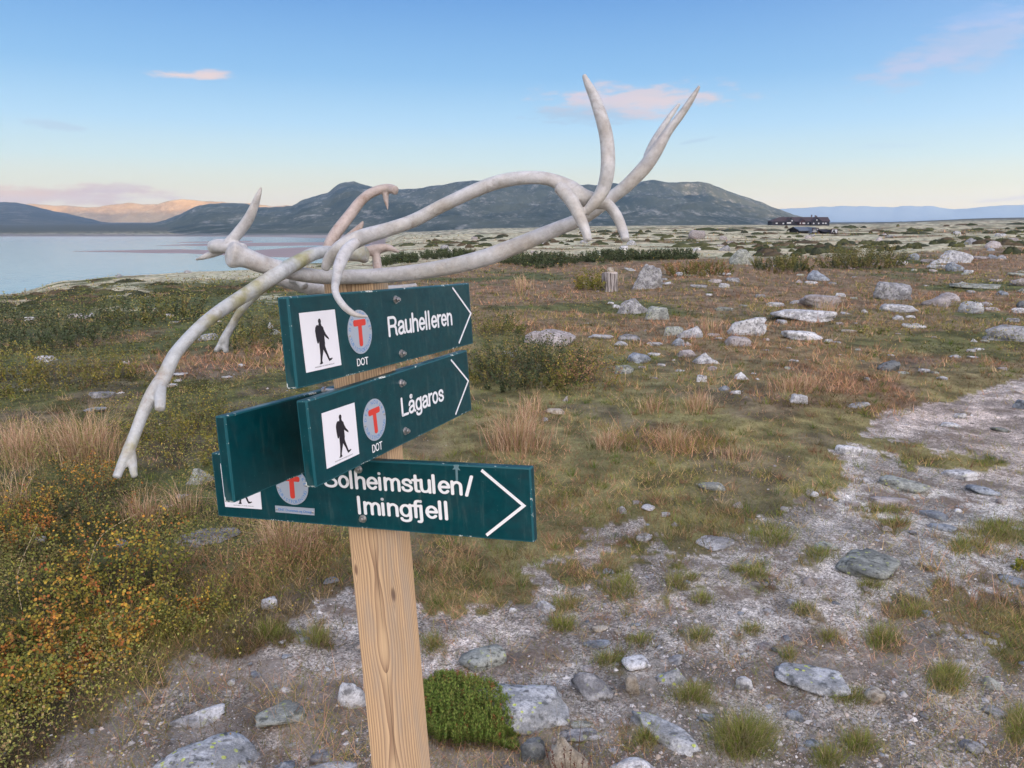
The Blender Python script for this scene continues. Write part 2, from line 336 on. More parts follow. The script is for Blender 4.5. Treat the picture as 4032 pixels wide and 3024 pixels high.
# ------------------------------------------------------------------ the ground, one sheet
th = np.concatenate([np.arange(-180, -42, 6.0), np.arange(-42, 42.01, .17), np.arange(48, 180, 6.0)])
th = np.unique(np.round(th, 4)); rr = [.3]
while rr[-1] < 14000: rr.append(rr[-1] * (1.06 if rr[-1] < 1.5 else (1.0105 if rr[-1] < 160 else 1.03)))
rr = np.array(rr); T_, R_ = np.meshgrid(np.radians(th), rr, indexing='ij')
gx = np.clip(R_ * np.sin(T_), -9600, 9850); gy = np.clip(R_ * np.cos(T_), -2100, 9900); gz = Hg(gx, gy)
nT, nR = gx.shape
V = np.stack([gx.ravel(), gy.ravel(), gz.ravel()], 1)
V = np.concatenate([V, [[0, 0, float(Hg(np.array([0.]), np.array([0.]))[0])]]])
idx = np.arange(nT * nR).reshape(nT, nR); nx = np.roll(idx, -1, 0)
Q = np.stack([idx[:, :-1], nx[:, :-1], nx[:, 1:], idx[:, 1:]], -1).reshape(-1, 4)[:, ::-1]
px, py, pz = proj(V); front = pz > .2
px = np.where(front, px, 2016 + 3000 * np.sign(V[:, 0] + 1e-9)); py = np.where(front, np.clip(py, 0, 3500), 3500)
jr = np.random.RandomState(3); colr, wt = zone_color(px + 0 * px, py + 0 * px * np.clip((py - 900) / 1200, 0, 1), V[:, 0], V[:, 1])
side = sstep(5200, 6500, np.abs(px - 2016) * 2)                       # outside the view: heath goes on
lakebed = V[:, 2] < -16.5
colr[lakebed] = (.22, .18, .17)
farm = sstep(900, 1600, np.hypot(V[:, 0], V[:, 1]))[:, None]
colr = colr * (1 - farm) + np.array([.07, .075, .06]) * farm
me = mesh_np('ground', V, Q, colr, True, attrs={'gravel': wt[:, 0], 'lichen': wt[:, 5]})
# centre fan closes the tiny hole under the camera
bpy_c = len(V) - 1
k = M('ground_cover', .92, .15)
colA = k.attr('Col'); gA = k.attr('gravel', 'Fac')
pos = k.n.new('ShaderNodeNewGeometry').outputs['Position']
cell = k.voro(150, pos, out='Color'); cs = k.n.new('ShaderNodeSeparateColor'); k.l.new(cell, cs.inputs[0])
cell2 = k.voro(46, pos, out='Color'); cs2 = k.n.new('ShaderNodeSeparateColor'); k.l.new(cell2, cs2.inputs[0])
sp = k.rng(cs.outputs[0], 0, 1, .42, 1.6, False); sp2 = k.rng(cs2.outputs[1], 0, 1, .75, 1.25, False)
fine = k.noise(60, 5, .7, pos); fn = k.rng(fine, .25, .75, .6, 1.4, False)
mid = k.noise(9, 4, .6, pos); mn = k.rng(mid, .3, .7, .72, 1.28, False)
gcol = k.scale(k.scale(k.scale(colA, sp), sp2), mn); vcol = k.scale(k.scale(colA, fn), mn)
mask = k.rng(k.math('ADD', gA, k.math('ADD', k.math('MULTIPLY', k.math('SUBTRACT', mid, .5), .9), k.math('MULTIPLY', k.math('SUBTRACT', fine, .5), .6))), .3, .62)
dirtc = k.scale(k.mix(k.noise(30, 4, .6, pos), (.135, .105, .083), (.235, .195, .165)), fn)
gcol = k.mix(k.rng(k.noise(3.0, 6, .7, pos), .49, .63), gcol, dirtc)
k.color(k.mix(mask, vcol, gcol))
b1 = k.bump(fine, .7, .02); k.bump(cell, .35, .004, b1)
ground_o = tag(link('ground', me, mat=k.m), kind='structure')

# ------------------------------------------------------------------ lake, sandbars
WL = -18.0
lv = np.array([[-2600, 90, WL], [60, 90, WL], [60, 1250, WL], [-2600, 1250, WL]])
k = M('lake_water', .12, .5); k.color((.06, .17, .24)); k.b.inputs['IOR'].default_value = 1.33
k.bump(k.noise(.25, 3, .5, k.n.new('ShaderNodeNewGeometry').outputs['Position'], (1, .35, 1)), .8, .25)
tag(link('lake', mesh_np('lake', lv, [[0, 1, 2, 3]]), mat=k.m), kind='structure')
k = M('wet_sand', .8, .3); sv = k.noise(.05, 5, .6, k.n.new('ShaderNodeNewGeometry').outputs['Position'], (1, 3, 1)); k.color(k.mix(sv, (.20, .15, .145), (.34, .27, .26)))
def water_pt(x, y):
    D = raydir(x, y); t = (WL - 1.6) / D[2]; return CAM + D * t
def sandbar(name, top, bot):
    pts = [water_pt(*p) for p in top + bot[::-1]]; n = len(pts); ctr = np.mean(pts, 0)
    Vv = [np.array([p[0], p[1], WL - .1]) for p in pts] + [ctr + (np.array(p) - ctr) * .82 + np.array([0, 0, .35]) for p in pts]
    Fq = [[i, (i + 1) % n, n + (i + 1) % n, n + i] for i in range(n)]
    me = bpy.data.meshes.new(name); me.from_pydata([tuple(v) for v in Vv], [], Fq + [list(range(n, 2 * n))]); me.update()
    return tag(link(name, me, mat=k.m), kind='structure')
sandbar('sandbar', [(262, 989), (420, 987), (560, 984), (680, 982), (780, 984), (900, 990), (1030, 988), (1200, 975), (1500, 965)], [(262, 990), (420, 992), (560, 996), (720, 997), (800, 1001), (900, 1006), (1030, 1012), (1200, 1015), (1500, 1020)])
sandbar('sandbar', [(600, 966), (700, 963), (790, 960), (900, 958), (1050, 956), (1300, 954), (1500, 950)], [(600, 967), (700, 967), (800, 969), (960, 970), (1100, 968), (1300, 966), (1500, 962)])
sandbar('sandbar', [(690, 955), (800, 952), (900, 950), (1000, 949)], [(690, 956), (800, 955), (900, 955), (1000, 954)])

# ------------------------------------------------------------------ hills and mountains
HILLM = {}
def hillmat(name, a, b, c, sc, str3=(1, 1, 2.2), thr=(.5, .66)):
    k = M(name, .95, .05); pos = k.n.new('ShaderNodeNewGeometry').outputs['Position']
    n1 = k.noise(sc, 9, .68, pos, str3); n2 = k.noise(sc * .28, 6, .6, pos, (1, .5, 1.2)); n3 = k.noise(sc * 4.5, 5, .7, pos, (1, .4, 1.5))
    col = k.mix(k.rng(n2, .35, .65), a, b); col = k.mix(k.math('MULTIPLY', k.rng(k.math('ADD', k.math('MULTIPLY', n1, .6), k.math('MULTIPLY', n3, .4)), *thr), .85), col, c)
    k.color(col); k.bump(n1, .6, 18); return k.m
def hill(name, prof, d0, d1, mat, zb=-20, px0=None, px1=None, amp=.10, n=360, m=110, pw=1.3, wl=500, back=1.35, baseprof=None):
    xs = np.array([p[0] for p in prof], float); ys = np.array([p[1] for p in prof], float)
    X = np.linspace(px0 or xs[0], px1 or xs[-1], n); Yp = np.interp(X, xs, ys)
    Yp = Yp + (fbm(X * .035, X * 0, 4, 7) - .5) * 7
    e = np.tan(np.arctan((1512 - Yp) / F) - PITCH); s = s_of(X)
    t = np.concatenate([np.linspace(0, 1, m), np.linspace(1.03, back, 8)])
    s2, t2 = np.meshgrid(s, t, indexing='ij'); e2 = np.repeat(e[:, None], len(t), 1)
    dd = d0 + (d1 - d0) * t2; crest = 1.6 + e2 * d1
    tt = np.clip(t2, 0, 1); z = zb + (crest - zb) * (tt ** pw)
    x = s2 * dd; y = dd
    rel = (fbm(x / wl, y / wl, 6, 41, .55) - .5) * 2; rid = 1 - np.abs(fbm(x / wl * 1.7, y / wl * 1.7, 5, 55) - .5) * 2
    z = z + (crest - zb) * amp * (rel + (rid - .8) * .8) * np.sin(np.clip(tt, 0, 1) ** 1.3 * PI)
    # keep everything in front of the crest below the line of sight to it
    lim = 1.6 + (e2 - .0006) * dd; z = np.where((t2 < .985), np.minimum(z, lim), z)
    z = np.where(t2 > 1, crest - (t2 - 1) / (back - 1) * (crest - zb) * .8, z)
    V = np.stack([x.ravel(), y.ravel(), z.ravel()], 1); a, b = x.shape
    idx = np.arange(a * b).reshape(a, b); Q = np.stack([idx[:-1, :-1], idx[1:, :-1], idx[1:, 1:], idx[:-1, 1:]], -1).reshape(-1, 4)
    return tag(link(name, mesh_np(name, V, Q, None, True), mat=mat), kind='structure')
main_m = hillmat('hill_heath', (.042, .060, .058), (.085, .10, .085), (.26, .265, .25), .02, str3=(1, .4, 1.3), thr=(.50, .66))
hill('hill', [(-60, 916), (0, 914), (140, 908), (316, 901), (497, 893), (600, 880), (655, 868), (690, 852), (723, 840), (760, 822), (791, 809), (827, 802), (880, 800), (927, 798), (970, 801), (1010, 815),
  (1060, 817), (1154, 811), (1187, 793), (1240, 774), (1300, 759), (1322, 740), (1344, 725), (1370, 717), (1400, 716), (1428, 722), (1471, 735), (1520, 743), (1580, 745), (1663, 741), (1706, 732), (1742, 729),
  (1797, 717), (1862, 711), (1905, 715), (2000, 717), (2100, 722), (2200, 723), (2323, 728), (2380, 727), (2415, 719), (2448, 727), (2490, 722), (2524, 713), (2567, 709), (2622, 718), (2680, 716), (2736, 715),
  (2790, 724), (2839, 746), (2900, 768), (2950, 783), (3002, 799), (3054, 822), (3115, 843), (3187, 860), (3268, 877), (3400, 890)], 1060, 3300, main_m, zb=-17, amp=.36, n=460, m=120, pw=1.15, wl=330)
hill('hill', [(-1500, 770), (-700, 790), (-200, 790), (0, 797), (68, 796), (113, 803), (181, 821), (280, 843), (407, 872), (497, 889), (620, 905)], 2600, 4700, hillmat('hill_bare', (.045, .055, .05), (.08, .085, .07), (.20, .19, .17), .008), zb=-20, amp=.16, n=260, m=90, wl=700)
hill('mountain', [(-900, 785), (-600, 800), (60, 805), (136, 802), (217, 808), (300, 811), (362, 817), (410, 811), (452, 806), (506, 800), (560, 803), (633, 805), (660, 796), (690, 788), (723, 784), (778, 789), (836, 792), (904, 797),
  (972, 801), (1030, 806), (1080, 813), (1127, 808), (1200, 815), (1500, 830)], 6900, 7200, hillmat('mountain_rock', (.27, .175, .06), (.38, .25, .09), (.52, .38, .18), .012, thr=(.45, .7)), zb=-20, amp=.16, n=360, m=60, wl=300)
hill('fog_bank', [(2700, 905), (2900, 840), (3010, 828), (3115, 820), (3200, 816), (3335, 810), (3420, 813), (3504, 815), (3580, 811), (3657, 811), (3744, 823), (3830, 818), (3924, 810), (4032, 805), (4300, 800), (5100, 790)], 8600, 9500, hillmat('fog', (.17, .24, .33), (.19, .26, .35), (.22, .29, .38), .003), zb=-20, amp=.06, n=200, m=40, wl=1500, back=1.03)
hill('hill', [(3100, 895), (3284, 878), (3400, 876), (3616, 873), (3700, 870), (3830, 867), (4032, 857), (4400, 845), (5200, 830)], 1300, 2600, hillmat('plateau_heath', (.05, .06, .045), (.1, .1, .07), (.33, .32, .25), .02, thr=(.45, .6)), zb=-12, amp=.05, n=220, m=60, wl=300)
# unseen ridge, added behind the photographer to keep the low sun off the plateau
bx = []
ax_, dr = math.atan2(-math.sin(SUN_AZ), -math.cos(SUN_AZ)), 4000
a = np.linspace(SUN_AZ - 1.05, SUN_AZ + 1.05, 140); t = np.linspace(0, 1, 30); A2, T2 = np.meshgrid(a, t, indexing='ij')
rad = 1300 + 500 * T2; top = 212 + (fbm(A2 * 9, A2 * 0, 3, 5) - .5) * 26
z = -10 + (top + 10) * np.sin(T2 * PI / 2 * 1.02) ** 1.4 + (fbm(A2 * 20, T2 * 5, 4, 8) - .5) * 30 * np.sin(T2 * PI)
idx = np.arange(z.size).reshape(z.shape); Q = np.stack([idx[:-1, :-1], idx[:-1, 1:], idx[1:, 1:], idx[1:, :-1]], -1).reshape(-1, 4)
tag(link('hill', mesh_np('hill', np.stack([(rad * np.sin(A2)).ravel(), (rad * np.cos(A2)).ravel(), z.ravel()], 1), Q, None, True), mat=main_m), kind='structure')

# ------------------------------------------------------------------ haze
def box(name, x0, x1, y0, y1, z0, z1):
    v = [(x, y, z) for x in (x0, x1) for y in (y0, y1) for z in (z0, z1)]
    f = [(0, 1, 3, 2), (4, 6, 7, 5), (0, 4, 5, 1), (2, 3, 7, 6), (0, 2, 6, 4), (1, 5, 7, 3)]
    me = bpy.data.meshes.new(name); me.from_pydata(v, [], f); me.update(); return me
def volmat(name, c, d, an=0):
    m = bpy.data.materials.new(name); m.use_nodes = True; n = m.node_tree.nodes; n.clear()
    p = n.new('ShaderNodeVolumePrincipled'); p.inputs['Color'].default_value = (*c, 1); p.inputs['Density'].default_value = d; p.inputs['Anisotropy'].default_value = an
    o = n.new('ShaderNodeOutputMaterial'); m.node_tree.links.new(p.outputs[0], o.inputs['Volume']); return m
HAZE = 6.5e-5
tag(link('haze', box('haze', -9700, 9950, -2150, 9980, -30, 290), mat=volmat('haze', (.42, .66, 1.0), HAZE)), kind='stuff')
if MIST: tag(link('mist', box('mist', -1500, -150, 760, 1035, WL + .3, WL + 5), mat=volmat('mist', (.95, .93, 1), .0011)), kind='stuff')

# ================================================================== THE SIGNPOST
yaw, lx, ly = 1.212, -.065, .064
wv = np.array([lx, ly, 1.0]); wv /= np.linalg.norm(wv)
av = np.array([math.cos(yaw), math.sin(yaw), 0.]); av -= wv * (av @ wv); av /= np.linalg.norm(av)
bv = np.cross(av, wv)
OC = np.array([-.267, 1.545, 1.2]); WB, WA, TH = .117, .064, .022
def mat4(o, x, y, z):
    return Matrix([[x[i], y[i], z[i], o[i]] for i in range(3)] + [[0, 0, 0, 1]])
base = OC - wv * 1.2 - bv * WB / 2 + av * WA / 2
post_e = empty('signpost', base, 'wooden trail signpost with four dark green arrow boards, leaning beside the gravel path', 'signpost')
INV = Matrix.Translation(-Vector(base))
# wood
k = M('pine_wood', .62, .25)
sx = k.n.new('ShaderNodeSeparateXYZ'); k.l.new(k.tc.outputs['Object'], sx.inputs[0]); x_, y_, z_ = sx.outputs
wob = k.noise(1.0, 3, .5, None, (4, 4, 2.6)); wob2 = k.noise(1.0, 2, .5, None, (25, 25, 3.5)); wob3 = k.noise(1, 2, .5, None, (.01, .01, 2.3))
def knot(v, kx, kz, amp, sxx, szz):
    dx = k.math('DIVIDE', k.math('SUBTRACT', x_, kx), sxx); dz = k.math('DIVIDE', k.math('SUBTRACT', z_, kz), szz)
    d2 = k.math('ADD', k.math('MULTIPLY', dx, dx), k.math('MULTIPLY', dz, dz))
    g = k.math('MULTIPLY', k.math('POWER', 2.718, k.math('MULTIPLY', d2, -1)), amp)
    return k.math('ADD', v, k.math('MULTIPLY', g, k.math('SIGN', dx))), d2
xx = k.math('ADD', x_, .056)
KN = [(-.107, -.345), (-.018, -.395)]
xx, kd1 = knot(xx, KN[0][0], KN[0][1], -.006, .010, .03); xx, kd2 = knot(xx, KN[1][0], KN[1][1], -.008, .012, .035)
yc = k.math('ADD', k.math('ADD', y_, .020), k.math('MULTIPLY', k.math('SUBTRACT', wob3, .5), .05))
yc = k.math('ADD', yc, k.math('MULTIPLY', z_, -.012))
rad_ = k.math('SQRT', k.math('ADD', k.math('MULTIPLY', xx, xx), k.math('MULTIPLY', yc, yc)))
rad_ = k.math('ADD', rad_, k.math('ADD', k.math('MULTIPLY', wob, .006), k.math('MULTIPLY', wob2, .0022)))
fr = k.math('FRACT', k.math('MULTIPLY', rad_, 185)); band = k.math('POWER', fr, 1.7)
grain = k.noise(1, 3, .6, None, (420, 420, 9))
wc = k.mix(k.math('MULTIPLY', band, .95), (.63, .43, .235), (.20, .095, .04)); wc = k.mix(k.math('MULTIPLY', k.noise(1, 2, .5, None, (12, 12, 1.2)), .35), wc, (.50, .40, .33))
wc = k.scale(wc, k.rng(grain, .3, .7, .86, 1.12, False))
wc = k.mix(k.rng(k.math('MULTIPLY', kd1, 10), 0, 3, 1, 0), wc, (.20, .12, .08)); wc = k.mix(k.rng(k.math('MULTIPLY', kd2, 8), 0, 3, 1, 0), wc, (.15, .09, .06))
ck = k.math('ABSOLUTE', k.math('ADD', k.math('ADD', x_, .052), k.math('MULTIPLY', k.math('SUBTRACT', wob, .5), .012))); ckm = k.math('MULTIPLY', k.rng(ck, .0003, .0011, 1, 0), k.rng(wob3, .46, .52))
wc = k.mix(k.math('MULTIPLY', ckm, .8), wc, (.07, .045, .03)); gy_ = k.noise(1, 5, .7, None, (22, 22, 3)); wc = k.mix(k.math('MULTIPLY', k.rng(gy_, .50, .66), .35), wc, (.33, .29, .25))
k.color(wc); k.bump(band, .4, .0014); WOOD = k.m
def bevel_box(x0, x1, y0, y1, z0, z1, c):
    """box with chamfered long edges, returned as verts, faces, is_chamfer"""
    v, f, ch = [], [], []
    import bmesh
    bm = bmesh.new(); vs = [bm.verts.new((x, y, z)) for x in (x0, x1) for y in (y0, y1) for z in (z0, z1)]
    for q in [(0, 1, 3, 2), (4, 6, 7, 5), (0, 4, 5, 1), (2, 3, 7, 6), (0, 2, 6, 4), (1, 5, 7, 3)]: bm.faces.new([vs[i] for i in q])
    old = {tuple(round(a, 4) for a in ff.normal) for ff in bm.faces}
    bm.normal_update()
    bmesh.ops.bevel(bm, geom=list(bm.edges), offset=c, segments=2, affect='EDGES', profile=.6)
    bm.normal_update(); return bm
import bmesh
def from_bm(name, bm, mat, parent, mw=None, chamfer_mat=False):
    if chamfer_mat:
        for ff in bm.faces: ff.material_index = 0 if max(abs(c) for c in ff.normal) > .995 else 1
    me = bpy.data.meshes.new(name); bm.to_mesh(me); bm.free()
    o = link(name, me, parent, mat)
    if mw is not None: o.matrix_local = mw
    return o
POSTM = mat4(OC, bv, av, wv)
# post mesh local: x along face B (-WB..0), y into the post (0..WA), z up
from_bm('post', bevel_box(-WB, 0, 0, WA, -1.28, .288, .0018), WOOD, post_e, INV @ POSTM)

# paints
def teal(name, worn):
    k = M(name, .38, .3); n = k.noise(40, 4, .6)
    gr = k.noise(1, 3, .6, None, (30, 260, 60)); k.bump(gr, .22, .001)
    st = k.noise(1, 5, .7, None, (60, 7, 30)); bl = k.noise(11, 5, .7); bc = k.mix(k.rng(n, .3, .7), (.0, .037, .048), (.0, .049, .060))
    bc = k.mix(k.math('MULTIPLY', k.rng(st, .52, .70), .30), bc, (.07, .12, .115)); bc = k.mix(k.math('MULTIPLY', k.rng(bl, .52, .68), .28), bc, (.015, .030, .035)); bc = k.mix(k.rng(k.noise(210, 3, .6), .70, .74, 0, .6), bc, (.20, .27, .26))
    k.color(bc); k.set(k.b.inputs['Roughness'], k.rng(bl, .35, .65, .28, .52))
    if worn:
        w = k.rng(k.math('MULTIPLY', k.noise(90, 4, .65), k.noise(9, 3, .5)), .315, .36); k.color(k.mix(w, (.01, .085, .105), (.62, .66, .62)))
    return k.m
TEAL, TEALW = teal('teal_paint', False), teal('worn_teal_paint', True)
WHITE = flat('white_lettering', (.80, .80, .82), .5); PANELW = flat('white_panel', (.80, .79, .84), .35, .4); BLACK = flat('black_print', (.016, .013, .02), .5)
RED = flat('red_print', (.62, .05, .035), .5); BLUE = flat('blue_print', (.12, .27, .55), .5); ALU = flat('brushed_aluminium', (.42, .47, .55), .42, .5, .25)
k = M('zinc_steel', .35, .5); k.b.inputs['Metallic'].default_value = .9; k.color(k.mix(k.noise(300, 2), (.35, .34, .35), (.62, .60, .60))); ZINC = k.m
GREYT = flat('grey_print', (.16, .16, .18), .6)

FONT = None
def _cv(*p): return [tuple(q) for q in cr_spline([(x, y, 0) for x, y in p], 6)[:, :2]]
def _el(cx, cy, rx, ry, a0, a1, n=22): return [(cx + rx * math.cos(math.radians(t)), cy + ry * math.sin(math.radians(t))) for t in np.linspace(a0, a1, n)]
def cr_spline(P, n):
    P = np.array(P, float); P = np.concatenate([[2 * P[0] - P[1]], P, [2 * P[-1] - P[-2]]]); out = []
    for i in range(1, len(P) - 2):
        for t in np.linspace(0, 1, n, endpoint=False):
            a, b, c, d = P[i - 1:i + 3]; out.append(.5 * ((2 * b) + (c - a) * t + (2 * a - 5 * b + 4 * c - d) * t * t + (3 * b - a - 3 * c + d) * t ** 3))
    out.append(P[-2]); return np.array(out)
def glyphs():
    g = {}
    bowl = _el(.27, .365, .20, .295, 0, 360)
    A = [_cv((.08, .50), (.13, .63), (.27, .67), (.40, .61), (.43, .48)), [(.43, .50), (.43, .16), (.46, .09), (.51, .07)], _cv((.43, .41), (.30, .385), (.14, .33), (.07, .20), (.14, .08), (.27, .065), (.39, .14), (.43, .26))]
    arch = lambda x, w: [_cv((x, .44), (x + .05, .58), (x + w * .55, .665), (x + w * .93, .58), (x + w, .44)) + [(x + w, 0.04)]]
    g['l'] = ([[(.07, .04), (.07, .97)]], .25); g['I'] = ([[(.09, .04), (.09, .97)]], .29)
    g['i'] = ([[(.07, .04), (.07, .68)], [(.07, .91), (.07, .93)]], .25)
    g['j'] = ([_cv((-.05, -.20), (.03, -.20), (.07, -.11), (.07, .02)) + [(.07, .68)], [(.07, .91), (.07, .93)]], .25)
    g['L'] = ([[(.07, .97), (.07, .07), (.50, .07)]], .57)
    g['R'] = ([[(.07, .04), (.07, .93)], [(.07, .93), (.36, .93)] + _el(.38, .71, .19, .22, 90, -90, 12) + [(.07, .49)], _cv((.40, .49), (.53, .42), (.56, .27), (.57, .12), (.61, .05))], .70)
    g['S'] = ([_cv((.58, .70), (.52, .86), (.33, .93), (.15, .87), (.09, .72), (.17, .58), (.35, .52), (.53, .44), (.61, .28), (.53, .12), (.33, .065), (.13, .13), (.06, .31))], .70)
    g['s'] = ([_cv((.43, .51), (.37, .62), (.25, .665), (.12, .61), (.10, .49), (.19, .40), (.33, .35), (.43, .26), (.43, .15), (.34, .075), (.22, .065), (.10, .12), (.06, .23))], .51)
    g['D'] = ([[(.07, .07), (.07, .93), (.28, .93)] + _el(.28, .5, .30, .43, 90, -90, 14) + [(.07, .07)]], .68); g['O'] = ([_el(.37, .5, .30, .43, 0, 360, 30)], .76)
    g['T'] = ([[(.04, .93), (.58, .93)], [(.31, .93), (.31, .04)]], .60)
    g['a'] = (A, .56); g['\u00e5'] = (A + [_el(.26, .93, .055, .06, 0, 360, 14)], .56); g['o'] = ([bowl], .56)
    g['e'] = ([[(.08, .375), (.47, .375)], _el(.27, .365, .20, .295, 3, 318, 26)], .55)
    g['u'] = ([[(.07, .69), (.07, .28)] + _cv((.07, .28), (.11, .12), (.23, .065), (.37, .13), (.43, .28)), [(.43, .69), (.43, .04)]], .54)
    g['n'] = ([[(.07, .04), (.07, .69)]] + arch(.07, .36), .54); g['h'] = ([[(.07, .04), (.07, .97)]] + arch(.07, .36), .54)
    g['m'] = ([[(.07, .04), (.07, .69)]] + arch(.07, .31) + arch(.38, .31), .80)
    g['r'] = ([[(.07, .04), (.07, .69)], _cv((.07, .42), (.12, .57), (.21, .65), (.31, .66))], .34)
    g['t'] = ([[(.13, .90), (.13, .22)] + _cv((.13, .22), (.16, .09), (.27, .07)), [(.01, .66), (.27, .66)]], .31)
    g['f'] = ([[(.13, .04), (.13, .76)] + _cv((.13, .76), (.17, .90), (.28, .93)), [(.01, .66), (.27, .66)]], .29)
    g['g'] = ([bowl, [(.47, .69), (.47, .0)] + _cv((.47, .0), (.43, -.15), (.28, -.21), (.13, -.17), (.08, -.08))], .57)
    g['/'] = ([[(.02, .0), (.27, 1.0)]], .36); g[' '] = ([], .10)
    return g
GLY = glyphs()
def stroke_text(body, w=.128):
    """letters cut with a round cutter: constant width strokes, cap height 1"""
    V, Fc = [], []; x0 = 0; k = 0
    for ch in body:
        st, adv = GLY[ch]
        for p in st:
            p = np.array(p, float) + [x0, 0]; keep = [0] + [i for i in range(1, len(p)) if np.linalg.norm(p[i] - p[i - 1]) > 1e-4]; p = p[keep]
            T = np.gradient(p, axis=0) if len(p) > 1 else np.array([[0, 1.]]); T /= np.linalg.norm(T, axis=1)[:, None] + 1e-9; Nn = np.stack([-T[:, 1], T[:, 0]], 1)
            z = k * .0006; k += 1; b = len(V); n = len(p)
            if n > 2:                       # sharp corners keep their width through a round joint
                for i in range(1, n - 1):
                    d1 = p[i] - p[i - 1]; d2 = p[i + 1] - p[i]
                    if d1 @ d2 < .5 * np.linalg.norm(d1) * np.linalg.norm(d2):
                        bb = len(V); V += [(p[i][0] + w / 2 * math.cos(t), p[i][1] + w / 2 * math.sin(t), z) for t in np.linspace(0, 2 * PI, 12, endpoint=False)]; Fc.append(list(range(bb, bb + 12)))
            segs = [(i, i + 1) for i in range(n - 1)]
            for i, j in segs:
                d = p[j] - p[i]; d /= np.linalg.norm(d); nn = np.array([-d[1], d[0]]); sm = n > 5
                a1 = Nn[i] if sm else nn; a2 = Nn[j] if sm else nn; bb = len(V)
                V += [(*(p[i] - a1 * w / 2), z), (*(p[j] - a2 * w / 2), z), (*(p[j] + a2 * w / 2), z), (*(p[i] + a1 * w / 2), z)]; Fc.append([bb, bb + 1, bb + 2, bb + 3])
            for e in (0, -1):
                bb = len(V); V += [(p[e][0] + w / 2 * math.cos(t), p[e][1] + w / 2 * math.sin(t), z + .0003) for t in np.linspace(0, 2 * PI, 14, endpoint=False)]; Fc.append(list(range(bb, bb + 14)))
        x0 += adv
    return np.array(V), Fc
def text_mesh(body, extr=.0, off=0.0):
    cu = bpy.data.curves.new('t', 'FONT'); cu.body = body; cu.size = 1; cu.extrude = extr; cu.offset = off; cu.resolution_u = 4
    if FONT: cu.font = FONT
    o = bpy.data.objects.new('t', cu); COL.objects.link(o); bpy.context.view_layer.update()
    me = bpy.data.meshes.new_from_object(o.evaluated_get(bpy.context.evaluated_depsgraph_get())); bpy.data.objects.remove(o); return me
def tv(me): a = np.zeros(len(me.vertices) * 3, np.float32); me.vertices.foreach_get('co', a); return a.reshape(-1, 3).astype(float)
CAPH = tv(text_mesh('H'))[:, 1].max()

